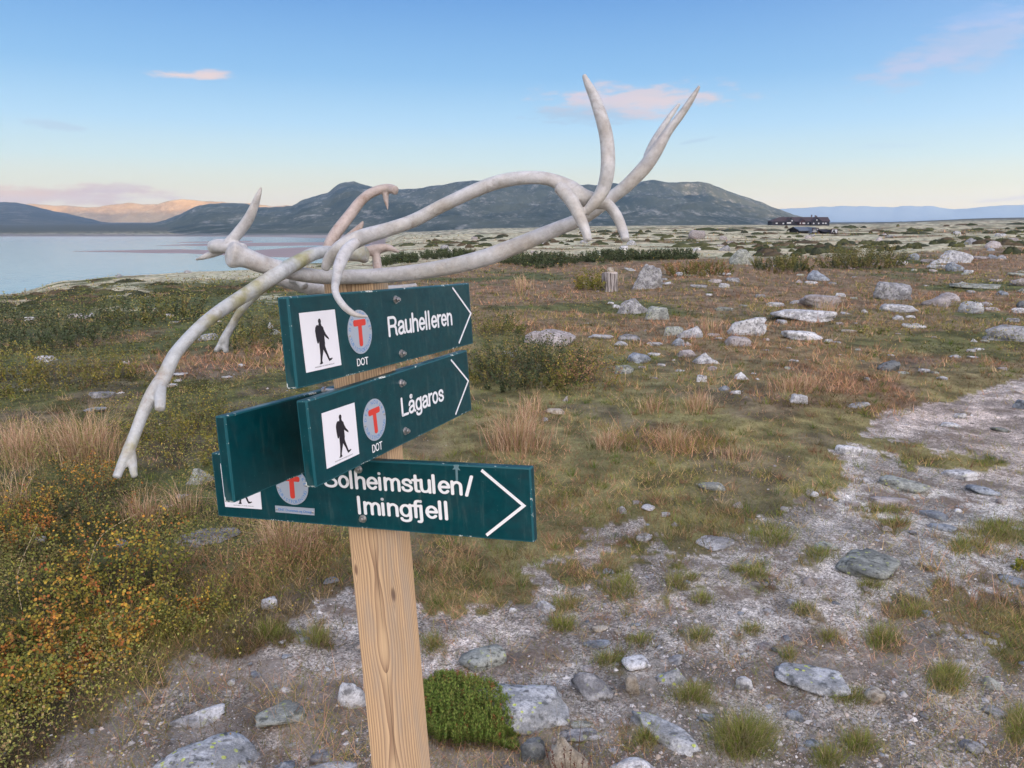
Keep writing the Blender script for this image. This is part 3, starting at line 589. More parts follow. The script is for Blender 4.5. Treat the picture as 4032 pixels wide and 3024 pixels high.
class Board:
    def __init__(s, label, O2, e, rot, u0, w0, Lh, Hh, nrm):
        c, sn = math.cos(rot), math.sin(rot); s.e = e * c + wv * sn; s.v = -e * sn + wv * c; s.n = nrm; s.L, s.H = Lh, Hh
        s.P0 = O2 + e * u0 + wv * w0
        s.o = from_bm('sign_board', bevel_box(-.003, Lh + .003, -.003, Hh + .003, -TH, 0.0, .0035), [TEAL, TEALW], post_e, INV @ mat4(s.P0, s.e, s.v, s.n), True)
        if label: s.o['label'] = label
    def uv(s, px, py):
        D = raydir(px, py); t = ((s.P0 - CAM) @ s.n) / (D @ s.n); q = CAM + D * t - s.P0; return q @ s.e, q @ s.v
    def add(s, name, V, Fc, mat, z=.0004, thick=0.0):
        me = bpy.data.meshes.new(name); me.from_pydata([(v[0], v[1], (v[2] if len(v) > 2 else 0) + z) for v in V], [], Fc); me.update()
        return link(name, me, s.o, mat)
    def text(s, body, bl, br, top, mat=None, z=.0003, bold=0.14, name='lettering'):
        """bl, br: pixels of baseline start / end, top: pixel of the top of the first capital"""
        a = np.array(s.uv(*bl)); b = np.array(s.uv(*br)); t = np.array(s.uv(*top)); ex = (b - a); Lx = np.linalg.norm(ex); ex /= Lx; ey = np.array([-ex[1], ex[0]]); hh = (t - a) @ ey
        if bold: v, fc = stroke_text(body, bold); me = None
        else: me = text_mesh(body, .01, 0); v = tv(me); v[:, 1] /= CAPH; v[:, 2] *= 30
        w = v[:, 0].max() - v[:, 0].min()
        q = a[None] + ((v[:, 0] - v[:, 0].min()) / w * Lx)[:, None] * ex + (v[:, 1] * hh)[:, None] * ey
        v2 = np.concatenate([q, (z + .0003 + (v[:, 2]) * .001)[:, None]], 1).astype(np.float32)
        if me is None: me = bpy.data.meshes.new(name); me.from_pydata([tuple(x) for x in v2], [], fc)
        me.vertices.foreach_set('co', v2.ravel()); me.update(); me.name = name
        return link(name, me, s.o, mat or WHITE)
    def strokes(s, name, pts, w, mat, z=.0003, t=.0006):
        P = [np.array(s.uv(*p)) for p in pts]; V, Fc = [], []
        n = len(P)
        for sg in (1, -1):
            for i in range(n):
                d1 = P[i] - P[i - 1] if i else P[1] - P[0]; d2 = P[i + 1] - P[i] if i < n - 1 else d1
                d1 = d1 / np.linalg.norm(d1); d2 = d2 / np.linalg.norm(d2); m = np.array([-(d1 + d2)[1], (d1 + d2)[0]]); m /= np.linalg.norm(m)
                c = max(.35, m @ np.array([-d1[1], d1[0]])); V.append((*(P[i] + sg * m * w / 2 / c), t))
        Fc = [[i, n + i, n + i + 1, i + 1] for i in range(n - 1)]
        Vb = [(v[0], v[1], 0) for v in V]; m2 = 2 * n
        ring = list(range(n)) + list(range(2 * n - 1, n - 1, -1))
        Fc += [[ring[i], ring[(i + 1) % m2], ring[(i + 1) % m2] + m2, ring[i] + m2] for i in range(m2)]
        return s.add(name, V + Vb, Fc, mat, z)
    def bolt(s, px, py):
        u, v = s.uv(px, py); bm = bmesh.new()
        bmesh.ops.create_cone(bm, cap_ends=True, segments=20, radius1=.0088, radius2=.0085, depth=.0018, matrix=Matrix.Translation((u, v, .0010)))
        r = bmesh.ops.create_cone(bm, cap_ends=True, segments=6, radius1=.0065, radius2=.0062, depth=.006, matrix=Matrix.Translation((u, v, .0048)) @ Matrix.Rotation(random.random(), 4, 'Z'))
        bmesh.ops.create_cone(bm, cap_ends=True, segments=12, radius1=.0036, radius2=.0032, depth=.004, matrix=Matrix.Translation((u, v, .0095)))
        return from_bm('bolt', bm, ZINC, s.o)
    def quad(s, name, px4, mat, z, th_=.0008):
        P = [s.uv(*p) for p in px4]; V = [(p[0], p[1], 0) for p in P] + [(p[0], p[1], th_) for p in P]
        return s.add(name, V, [[0, 1, 5, 4], [1, 2, 6, 5], [2, 3, 7, 6], [3, 0, 4, 7], [4, 5, 6, 7]], mat, z), np.array(P)
    def panel(s, px4, maker=True):
        """px4: TL TR BR BL"""
        tl, tr, br, bl = px4
        o, P = s.quad('hiker_panel', [bl, br, tr, tl], PANELW, .0002)
        BL, BR, TR, TL = P
        def m(u, v): return (TL * (1 - u) + TR * u) * (1 - v) + (BL * (1 - u) + BR * u) * v
        polys = []
        a = np.linspace(0, 2 * PI, 22)[:-1]
        polys.append([(.515 + .042 * math.cos(t) , .175 + .047 * math.sin(t)) for t in a])                     # head
        polys.append([(.485, .20), (.545, .20), (.555, .25), (.60, .285), (.615, .36), (.60, .45), (.60, .56), (.585, .62), (.43, .62), (.435, .52), (.42, .40), (.43, .28), (.47, .245)])  # torso
        polys.append([(.46, .235), (.415, .235), (.375, .275), (.36, .33), (.365, .42), (.375, .50), (.385, .545), (.42, .55), (.44, .50), (.46, .40), (.48, .30)])   # rucksack
        polys.append([(.585, .29), (.62, .35), (.655, .41), (.70, .455), (.725, .485), (.72, .515), (.70, .50), (.665, .48), (.615, .445), (.585, .40), (.57, .34)])  # arm
        polys.append([(.43, .60), (.535, .60), (.52, .70), (.485, .78), (.455, .865), (.41, .865), (.425, .76), (.43, .68)])     # rear leg
        polys.append([(.41, .86), (.46, .86), (.475, .90), (.43, .91), (.375, .905), (.40, .885)])                           # rear boot
        polys.append([(.48, .60), (.585, .60), (.61, .68), (.645, .76), (.675, .84), (.635, .855), (.595, .77), (.54, .69)])     # front leg
        polys.append([(.635, .845), (.675, .835), (.72, .84), (.745, .83), (.76, .85), (.71, .875), (.65, .885)])             # front boot
        V, Fc = [], []
        for i, p in enumerate(polys):
            b = len(V); V += [(*m(*q), .00003 * i) for q in p]; Fc.append(list(range(b, b + len(p)))[::-1])
        s.add('hiker_figure', V, Fc, BLACK, .00115)
        if maker:
            a_ = m(.24, .955); b_ = m(.80, .955); me = text_mesh('PRODUSERT AV ASKER PRODUKT', 0, .01); v = tv(me); ex = b_ - a_; Lx = np.linalg.norm(ex); ex = ex / Lx; ey = np.array([-ex[1], ex[0]])
            q = a_[None] + (v[:, 0] / v[:, 0].max() * Lx)[:, None] * ex + (v[:, 1] / CAPH * .0021)[:, None] * ey
            me.vertices.foreach_set('co', np.concatenate([q, np.full((len(q), 1), .0012)], 1).astype(np.float32).ravel()); me.update(); link('small_print', me, s.o, GREYT)
    def emblem(s, c, r, ang=0.0):
        """c: centre (u,v), r: radius in metres"""
        n = 48; V = [(c[0] + r * math.cos(t), c[1] + r * math.sin(t), h) for h in (0, .0012) for t in np.linspace(0, 2 * PI, n, endpoint=False)]
        s.add('emblem', V, [[i, (i + 1) % n, n + (i + 1) % n, n + i] for i in range(n)] + [list(range(n, 2 * n))], ALU, .0002)
        # ring text
        vv, ff = [], []
        def arc(txt, a0, a1, rad, hgt, flip):
            for i, ch in enumerate(txt):
                if ch == ' ': continue
                t = a0 + (a1 - a0) * (i + .5) / len(txt)
                me = text_mesh(ch, 0, .012); v = tv(me); v[:, 0] -= (v[:, 0].min() + v[:, 0].max()) / 2; v = v / CAPH * hgt
                rot = t - PI / 2 if not flip else t + PI / 2
                if flip: v[:, 1] -= hgt
                cx, cy = c[0] + rad * math.cos(t), c[1] + rad * math.sin(t)
                X = cx + v[:, 0] * math.cos(rot) - v[:, 1] * math.sin(rot); Y = cy + v[:, 0] * math.sin(rot) + v[:, 1] * math.cos(rot)
                b = len(vv); vv.extend(zip(X, Y, [0] * len(X))); ff.extend([[b + q for q in p.vertices] for p in me.polygons])
        arc('DEN NORSKE', PI * .98 + ang, PI * .02 + ang, r * .76, r * .17, False)
        arc('TURISTFORENING', PI * 1.07 + ang, PI * 1.93 + ang, r * .76, r * .17, True)
        s.add('emblem_lettering', vv, ff, BLUE, .0016)
        # red T, rounded
        def rr_(x0, x1, y0, y1, q):
            o = []
            for (cx, cy, a0) in ((x1 - q, y1 - q, 0), (x0 + q, y1 - q, PI / 2), (x0 + q, y0 + q, PI), (x1 - q, y0 + q, 1.5 * PI)):
                for j in range(5): t = a0 + j * PI / 8; o.append((cx + q * math.cos(t), cy + q * math.sin(t)))
            return o
        V, Fc = [], []
        for i, p in enumerate((rr_(-.52, .52, .27, .56, .1), rr_(-.15, .15, -.66, .5, .12))):
            b = len(V); V += [(c[0] + r * (x * math.cos(ang) - y * math.sin(ang)), c[1] + r * (x * math.sin(ang) + y * math.cos(ang)), .00004 * i) for x, y in p]; Fc.append(list(range(b, b + len(p))))
        s.add('emblem_letter', V, Fc, RED, .0017)
        for sg in (-1, 1):
            bm = bmesh.new(); bmesh.ops.create_uvsphere(bm, u_segments=10, v_segments=6, radius=.0032, matrix=Matrix.Translation((c[0] + sg * r * .88, c[1] + .004 * sg, .0013)) @ Matrix.Diagonal((1, 1, .55, 1)))
            from_bm('rivet', bm, ZINC, s.o)

s1 = Board('topmost green arrow board with the name Rauhelleren', OC + bv * TH, av, -.006, -.305, .113, .736, .15, bv)
s2 = Board('second green arrow board with the name Lågaros', OC + bv * TH, av, .011, -.282, -.066, .673, .15, bv)
s3 = Board('green board seen from its blank side, shaded behind the second board', OC - bv * (WB), av, -.012, -.331, -.085, .72, .15, bv)
s4 = Board('lowest and widest green arrow board, reading Solheimstulen / Imingfjell', OC - av * TH, bv, -.014, -.451, -.231, .772, .145, -av)
s1.panel([(1176, 1233), (1316, 1218), (1343, 1437), (1205, 1468)])
def em(b, t, d, ang=0):
    p, q = np.array(b.uv(*t)), np.array(b.uv(*d)); b.emblem(tuple((p + q) / 2), np.linalg.norm(p - q) / 2, ang)
em(s1, (1409, 1220), (1423, 1393))
s1.text('DOT', (1406, 1443), (1451, 1433), (1404, 1413)); s1.text('Rauhelleren', (1530, 1326), (1781, 1279), (1523, 1247))
s1.strokes('arrow', [(1781, 1133), (1853, 1234), (1806, 1352)], .0052, WHITE); s1.bolt(1557, 1180); s1.bolt(1580, 1392)
s2.panel([(1265, 1628), (1394, 1585), (1413, 1787), (1286, 1846)])
em(s2, (1471, 1570), (1477, 1735), .03)
s2.text('DOT', (1466, 1784), (1506, 1767), (1464, 1752)); s2.text('Lågaros', (1582, 1642), (1748, 1577), (1577, 1569))
s2.strokes('arrow', [(1775, 1417), (1843, 1500), (1793, 1632)], .0048, WHITE); s2.bolt(1579, 1509); s2.bolt(1595, 1697)
s4.panel([(868, 1825), (1017, 1836), (1032, 2005), (888, 1995)])
em(s4, (1089, 1910), (1214, 1919), -.02)
s4.quad('name_plate', [(1086, 2016), (1239, 2029), (1239, 2002), (1084, 1990)], ALU, .0002)
s4.text('DNT Drammen og Omegn', (1098, 2010), (1232, 2021), (1097, 2000), BLUE, .0011, .0, 'small_print')
for q in ((1092, 2004), (1233, 2016)):
    u, v = s4.uv(*q); bm = bmesh.new(); bmesh.ops.create_uvsphere(bm, u_segments=10, v_segments=6, radius=.0032, matrix=Matrix.Translation((u, v, .001)) @ Matrix.Diagonal((1, 1, .55, 1))); from_bm('rivet', bm, ZINC, s4.o)
s4.text('Solheimstulen /', (1276, 1917), (1868, 1952), (1273, 1848)); s4.text('Imingfjell', (1411, 2023), (1766, 2047), (1405, 1954))
s4.strokes('arrow', [(1896, 1851), (2063, 1991), (1916, 2107)], .0062, WHITE); s4.bolt(1413, 1848); s4.bolt(1430, 2042)
# bolt tail and nut on the blank side of the third board
u, v = s3.uv(1270, 1536); bm = bmesh.new(); bmesh.ops.create_cone(bm, cap_ends=True, segments=6, radius1=.007, radius2=.007, depth=.006, matrix=Matrix.Translation((u, v, .004)))
bmesh.ops.create_cone(bm, cap_ends=True, segments=10, radius1=.0038, radius2=.0038, depth=.03, matrix=Matrix.Translation((u, v, .015))); from_bm('bolt', bm, ZINC, s3.o)
# bird dropping on the lowest board: a bleached streak over its top edge
u, v = s4.uv(1797, 1846)
s4.add('dried_streak', [(u - .006, v + .008, 0), (u + .007, v + .009, 0), (u + .005, v + .003, 0), (u + .009, v - .003, 0), (u + .003, v - .002, 0), (u + .002, v - .030, 0), (u - .003, v - .030, 0), (u - .002, v - .001, 0), (u - .009, v - .002, 0), (u - .005, v + .003, 0)], [[9, 2, 1, 0], [8, 7, 9], [7, 4, 2, 9], [4, 3, 2], [7, 6, 5, 4]], flat('dried_resin', (.13, .22, .25), .3), .0004)

# ================================================================== ANTLERS
def tube(pts, n=7, seg=16, cap=True, seed=0, lump=.05):
    """pts: (px, py, depth, width in px)"""
    q = cr_spline(pts, n); C = at_depth(q[:, 0], q[:, 1], q[:, 2]); R = np.maximum(q[:, 3], 3) * q[:, 2] / F / 2 * .85
    T = np.gradient(C, axis=0); T /= np.linalg.norm(T, axis=1)[:, None]
    N0 = np.cross(T[0], [0, 1, .3]); N0 /= np.linalg.norm(N0); V = []
    for i in range(len(C)):
        N0 = N0 - T[i] * (N0 @ T[i]); N0 /= np.linalg.norm(N0); B0 = np.cross(T[i], N0)
        for j in range(seg):
            a = 2 * PI * j / seg; rr_ = R[i] * (1 + lump * math.sin(2 * a + i * .13 + seed) + lump * .6 * math.sin(i * .37 + seed * 2 + a))
            V.append(C[i] + rr_ * (math.cos(a) * N0 + math.sin(a) * B0))
    Fc = [[i * seg + j, i * seg + (j + 1) % seg, (i + 1) * seg + (j + 1) % seg, (i + 1) * seg + j] for i in range(len(C) - 1) for j in range(seg)]
    b = len(V); V += [C[0] - T[0] * R[0] * .25, C[-1] + T[-1] * R[-1] * .3]; m = (len(C) - 1) * seg
    Fc += [[b, (j + 1) % seg, j] for j in range(seg)] + [[b + 1, m + j, m + (j + 1) % seg] for j in range(seg)]
    return V, Fc
def bonemat(name, base_, brown, kb, green, kg):
    k = M(name, .42, .4); n1 = k.noise(17, 6, .68, None, (1, 1, 1)); n2 = k.noise(9, 5, .62); n3 = k.noise(55, 4, .7); pr = k.noise(420, 2, .5)
    c = k.mix(k.math('MULTIPLY', k.rng(n1, .42, .68), kb), base_, brown); c = k.mix(k.math('MULTIPLY', k.rng(n2, .45, .62), kg), c, green)
    c = k.scale(c, k.rng(n3, .3, .7, .78, 1.14, False)); c = k.mix(k.rng(pr, .64, .74, 0, .45), c, (.18, .13, .11)); n5 = k.noise(30, 6, .75, None, (1, 1, 1), 1.5); c = k.mix(k.math('MULTIPLY', k.rng(n5, .56, .66), .45), c, (.26, .22, .20))
    k.color(c); k.bump(n3, .6, .003, k.bump(n5, .5, .003)); return k.m
def antler(name, tubes, mat, label, group=None):
    V, Fc = [], []
    for i, t in enumerate(tubes):
        v, f = tube(t, seed=i * 1.7); b = len(V); V += [tuple(q) for q in v]; Fc += [[b + a for a in g] for g in f]
    c = np.mean(V, 0); me = bpy.data.meshes.new(name); me.from_pydata([tuple(np.array(v) - c) for v in V], [], Fc)
    o = link(name, me, mat=mat, loc=tuple(c))
    r = o.modifiers.new('r', 'REMESH'); r.mode = 'VOXEL'; r.voxel_size = .0021; r.use_smooth_shade = True
    sm = o.modifiers.new('s', 'SMOOTH'); sm.iterations = 3; sm.factor = .5
    bpy.context.view_layer.update(); m2 = bpy.data.meshes.new_from_object(o.evaluated_get(bpy.context.evaluated_depsgraph_get())); o.modifiers.clear(); o.data = m2; m2.name = name
    return tag(o, label, 'antler', group)
BONE = bonemat('bleached_antler', (.485, .48, .485), (.31, .25, .20), .5, (.38, .35, .25), .2)
BONEG = bonemat('lichen_antler', (.42, .435, .44), (.30, .235, .16), .7, (.27, .26, .11), .9)
BONEB = bonemat('brown_antler', (.42, .35, .32), (.22, .13, .09), .9, (.40, .34, .26), .2)
AG = 'reindeer antlers piled on top of the signpost'
antler('reindeer_antler', [
    [(1442, 1000, 1.60, 66), (1432, 1001, 1.60, 80), (1405, 1003, 1.585, 62), (1340, 1000, 1.57, 58), (1290, 992, 1.54, 58), (1225, 1003, 1.50, 64), (1150, 1045, 1.46, 68), (1085, 1083, 1.42, 68), (977, 1153, 1.38, 66), (846, 1240, 1.32, 62), (760, 1312, 1.28, 60), (690, 1395, 1.24, 62), (650, 1473, 1.22, 66), (610, 1540, 1.2, 68), (566, 1620, 1.18, 54), (534, 1701, 1.16, 52), (508, 1770, 1.15, 56), (480, 1825, 1.14, 46), (459, 1880, 1.13, 40)],
    [(634, 1480, 1.22, 50), (632, 1530, 1.20, 52), (630, 1580, 1.18, 48), (630, 1612, 1.17, 44)],
    [(506, 1755, 1.15, 46), (520, 1810, 1.15, 42), (526, 1855, 1.14, 36), (530, 1878, 1.14, 30)],
    [(1130, 1075, 1.52, 42), (1071, 1110, 1.53, 42), (1010, 1158, 1.54, 38), (950, 1222, 1.54, 35), (914, 1280, 1.54, 35), (886, 1330, 1.53, 40), (866, 1360, 1.53, 30), (850, 1382, 1.52, 24)],
    [(888, 1325, 1.53, 36), (888, 1360, 1.53, 30), (890, 1388, 1.53, 24)]],
    BONEG, 'greenish weathered antler curving down to the left of the signs, ending in a forked tip', AG)
antler('reindeer_antler', [
    [(902, 1000, 1.375, 104), (912, 1002, 1.378, 122), (930, 1006, 1.382, 112), (965, 1016, 1.39, 90), (1020, 1035, 1.41, 86), (1090, 1055, 1.44, 80), (1180, 1080, 1.50, 72), (1300, 1090, 1.545, 70), (1500, 1086, 1.55, 70), (1700, 1062, 1.53, 72), (1900, 1018, 1.50, 76), (2008, 978, 1.49, 76), (2117, 932, 1.48, 74), (2198, 900, 1.47, 70), (2274, 868, 1.46, 68), (2350, 822, 1.45, 62), (2415, 772, 1.44, 58), (2470, 728, 1.43, 60), (2535, 663, 1.42, 66), (2580, 598, 1.41, 64), (2630, 520, 1.40, 46), (2679, 455, 1.39, 38), (2720, 395, 1.38, 30), (2755, 338, 1.37, 14)],
    [(2555, 620, 1.42, 54), (2572, 575, 1.43, 48), (2595, 527, 1.44, 36), (2632, 467, 1.45, 28), (2659, 430, 1.46, 22), (2677, 407, 1.46, 12)],
    [(960, 985, 1.40, 66), (910, 975, 1.41, 70), (860, 968, 1.42, 66), (834, 972, 1.43, 58)],
    [(890, 968, 1.41, 54), (932, 925, 1.41, 52), (972, 873, 1.40, 48), (1000, 815, 1.39, 38), (1018, 768, 1.38, 26), (1028, 737, 1.38, 12)],
    [(870, 985, 1.43, 40), (830, 1002, 1.44, 32), (797, 1014, 1.44, 22), (771, 1022, 1.45, 10)]],
    BONE, 'pale lilac antler lying straight across the post top, its right end a long forked point', AG)
antler('reindeer_antler', [
    [(1278, 1062, 1.47, 36), (1300, 1020, 1.465, 58), (1345, 975, 1.45, 74), (1420, 938, 1.45, 74), (1525, 904, 1.43, 66), (1634, 866, 1.42, 65), (1742, 810, 1.41, 64), (1851, 758, 1.40, 63), (1954, 720, 1.39, 62), (2036, 702, 1.38, 60), (2117, 700, 1.37, 58), (2182, 712, 1.37, 62), (2240, 741, 1.37, 84), (2291, 778, 1.37, 90), (2334, 790, 1.38, 80), (2390, 806, 1.39, 54), (2430, 853, 1.39, 48), (2452, 905, 1.39, 44), (2463, 945, 1.38, 38)],
    [(2200, 735, 1.36, 56), (2250, 790, 1.35, 62), (2280, 850, 1.34, 56), (2305, 905, 1.33, 48), (2316, 948, 1.33, 38)],
    [(2305, 838, 1.35, 40), (2345, 792, 1.34, 58), (2378, 735, 1.34, 68), (2394, 660, 1.33, 70), (2390, 565, 1.33, 66), (2374, 480, 1.32, 60), (2345, 395, 1.32, 50), (2318, 338, 1.32, 38), (2299, 295, 1.32, 22)],
    [(1400, 955, 1.42, 50), (1362, 990, 1.39, 56), (1338, 1040, 1.36, 54), (1325, 1095, 1.33, 44), (1319, 1135, 1.30, 38), (1330, 1172, 1.285, 34), (1357, 1209, 1.275, 32), (1390, 1234, 1.27, 28), (1420, 1244, 1.27, 20), (1450, 1246, 1.27, 12)]],
    BONE, 'antler arching right, with a tall upright tine and one hooked over the top board', AG)
antler('reindeer_antler', [
    [(1290, 985, 1.62, 56), (1318, 925, 1.63, 54), (1378, 845, 1.65, 50), (1428, 785, 1.66, 46), (1478, 752, 1.66, 46), (1528, 742, 1.66, 44), (1557, 750, 1.65, 44)],
    [(1518, 755, 1.66, 30), (1521, 790, 1.66, 22), (1527, 827, 1.66, 6)],
    [(1370, 945, 1.61, 50), (1412, 900, 1.61, 34), (1430, 872, 1.61, 12)],
    [(1300, 1000, 1.61, 46), (1400, 1000, 1.62, 44), (1470, 985, 1.63, 50), (1525, 975, 1.63, 34), (1572, 993, 1.63, 12)],
    [(1478, 980, 1.63, 36), (1484, 1030, 1.63, 40), (1490, 1075, 1.62, 44)]],
    BONEB, 'short brown-stained antler behind the pile with a blunt cut end and small hanging spike', AG)
antler('reindeer_antler', [[(1075, 1092, 1.66, 60), (1150, 1112, 1.68, 70), (1250, 1140, 1.70, 56), (1400, 1152, 1.72, 46), (1550, 1140, 1.73, 40), (1640, 1124, 1.74, 22)],
    [(1150, 1090, 1.66, 50), (1180, 1100, 1.64, 52), (1200, 1130, 1.63, 40)]], BONE, 'lowest antler, mostly hidden, passing behind the post top and the upper board', AG)

# ================================================================== ROCKS
def ico(sub):
    bm = bmesh.new(); bmesh.ops.create_icosphere(bm, subdivisions=sub, radius=1); V = np.array([v.co[:] for v in bm.verts]); Fc = np.array([[v.index for v in f.verts] for f in bm.faces]); bm.free(); return V, Fc
ICO = {k: ico(k) for k in (1, 2, 3, 4)}
def n3(P, f, s):
    return vnoise(P[:, 0] * f + P[:, 2] * 1.7 * f + 31, P[:, 1] * f - P[:, 2] * 1.3 * f + 17, s) - .5
def rock_verts(w, d, h, seed, kind, sub=3):
    r = np.random.RandomState(seed); D, Fc = ICO[sub]
    npl = {'round': 10, 'slab': 12, 'peak': 9, 'tilt': 9, 'flat': 12, 'block': 9, 'tower': 8}[kind]
    nrm = r.normal(size=(npl, 3)); nrm /= np.linalg.norm(nrm, axis=1)[:, None]; off = r.uniform(.62, 1.0, npl)
    if kind in ('slab', 'flat'): nrm = np.vstack([nrm, [[.05, .05, .99]]]); off = np.append(off, .55)
    if kind in ('block', 'tower'): nrm = np.vstack([nrm, [[1, .1, .1], [-1, .15, .1], [0, -1, .2], [.1, .1, 1]]]); off = np.append(off, [.7, .7, .72, .72])
    p = {'round': 5.0}.get(kind, 11.0)
    q = np.maximum(D @ nrm.T, 1e-3) / off; R = (q ** p).sum(1) ** (-1 / p) * 1.0; R = np.minimum(R, 1.25)
    P = D * R[:, None]
    P = P * (1 + .10 * n3(D * 2.2, 1, seed)[:, None] * 2 + .05 * n3(D * 6, 1, seed + 5)[:, None] * 2 + .022 * n3(D * 17, 1, seed + 9)[:, None] * 2)
    if kind == 'peak': k_ = np.clip(1 - P[:, 2], .0, 2); m = .35 + .5 * k_; P[:, 0] = P[:, 0] * m + r.uniform(-.35, .35) * np.maximum(P[:, 2], 0); P[:, 1] *= m
    if kind == 'tower': k_ = np.clip((1 - P[:, 2]) / 2, 0, 1); P[:, 0] = P[:, 0] * (.55 + .5 * k_) + .12 * P[:, 2]; P[:, 1] *= .6 + .45 * k_
    if kind == 'tilt': P[:, 2] = P[:, 2] + P[:, 0] * .55
    for a in range(3):
        lo, hi = P[:, a].min(), P[:, a].max()
        P[:, a] = (P[:, a] - lo) / (hi - lo) - .5
    P = P * np.array([w, d, h * 1.75]); P[:, 2] += h * (1 - .875)         # about a third is in the ground
    return P, Fc
def rockmat(name, base_, light, dark, lich, kl, pink=0):
    k = M(name, .85, .2); gp = k.n.new('ShaderNodeNewGeometry').outputs['Position']; rn = k.info()
    n1 = k.noise(9, 6, .7, gp); n2 = k.noise(30, 6, .7, gp); n3_ = k.noise(120, 4, .75, gp); v = k.voro(38, gp); n4 = k.noise(13, 4, .6, gp)
    c = k.mix(k.rng(n1, .44, .56), base_, light); c = k.mix(k.math('MULTIPLY', k.rng(n2, .53, .62), .85), c, dark)
    if kl: c = k.mix(k.math('MULTIPLY', k.math('MULTIPLY', k.rng(v, .32, .22), k.rng(n4, .47, .58)), kl), c, lich)
    c = k.scale(c, k.rng(n3_, .3, .7, .6, 1.35, False)); c = k.scale(c, k.rng(rn, 0, 1, .82, 1.12, False))
    k.color(c); k.bump(n3_, .5, .008, k.bump(n2, .5, .02)); return k.m
RK = {'grey': rockmat('grey_rock', (.20, .20, .21), (.38, .38, .39), (.075, .075, .075), (.36, .38, .20), .6),
      'white': rockmat('pale_rock', (.33, .33, .34), (.60, .60, .615), (.13, .13, .135), (.42, .44, .26), .45),
      'crust': rockmat('crusted_rock', (.27, .28, .29), (.50, .51, .53), (.08, .085, .085), (.50, .56, .14), 1.0),
      'pink': rockmat('pink_rock', (.275, .25, .243), (.44, .405, .40), (.15, .12, .115), (.42, .40, .3), .3),
      'tan': rockmat('tan_rock', (.31, .265, .205), (.44, .40, .34), (.15, .12, .09), (.36, .36, .2), .2),
      'green': rockmat('lichen_rock', (.21, .22, .205), (.37, .385, .35), (.07, .075, .065), (.44, .49, .18), .95),
      'blue': rockmat('blue_grey_rock', (.175, .195, .225), (.33, .36, .40), (.075, .085, .10), (.3, .33, .25), .35),
      'dark': rockmat('dark_rock', (.10, .11, .115), (.20, .21, .215), (.045, .05, .05), (.3, .33, .2), .4)}
PLACED = []; REFS = []
def rock(x0, x1, y0, y1, kind, mat, label, group=None, name='rock', seed=[100], rot=0, dd=None):
    seed[0] += 1; cx = (x0 + x1) / 2; P, hit = ground(cx, y1); P = P[0]; dist = (P - CAM) @ FW; w = (x1 - x0) / F * dist; hp = (y1 - y0) / F * dist
    e = math.atan2(CAM[2] - P[2], math.hypot(P[0], P[1])); se, ce = math.sin(e), math.cos(e)
    d = min(.8 * w, hp / max(se, .02) * .8) if kind not in ('slab', 'flat', 'tilt') else min((.62 if se < .35 else 1.15) * w, hp / max(se, .02) * .9); d = max(d, .35 * w * (.6 if kind == 'flat' else 1))
    h = (hp - d * se * .8) / ce; h = max(h, .09 * w)
    if kind == 'flat': h = min(h, .20 * w)
    yaw = math.atan2(P[0], P[1]); c = np.array([P[0] + math.sin(yaw) * d * .42, P[1] + math.cos(yaw) * d * .42]); z = float(Hg(np.array([c[0]]), np.array([c[1]]))[0])
    z = min(z, P[2] + .03 * dist / 3)
    if dd: d = dd * w
    pxw = (x1 - x0) / 3.94
    V, Fc = rock_verts(w * 1.04, d, h, seed[0], kind, 4 if pxw > 34 else (3 if pxw > 9 else 2))
    o = link(name, mesh_np(name, V, Fc, None, True), mat=RK[mat], loc=(c[0], c[1], z)); o.rotation_euler = (0, 0, -yaw + rot)
    tag(o, label, 'rock', group); REFS.append((cx, (y0 + y1) / 2, label, mat, o)); PLACED.append((c[0], c[1], max(w, d) / 2)); return o
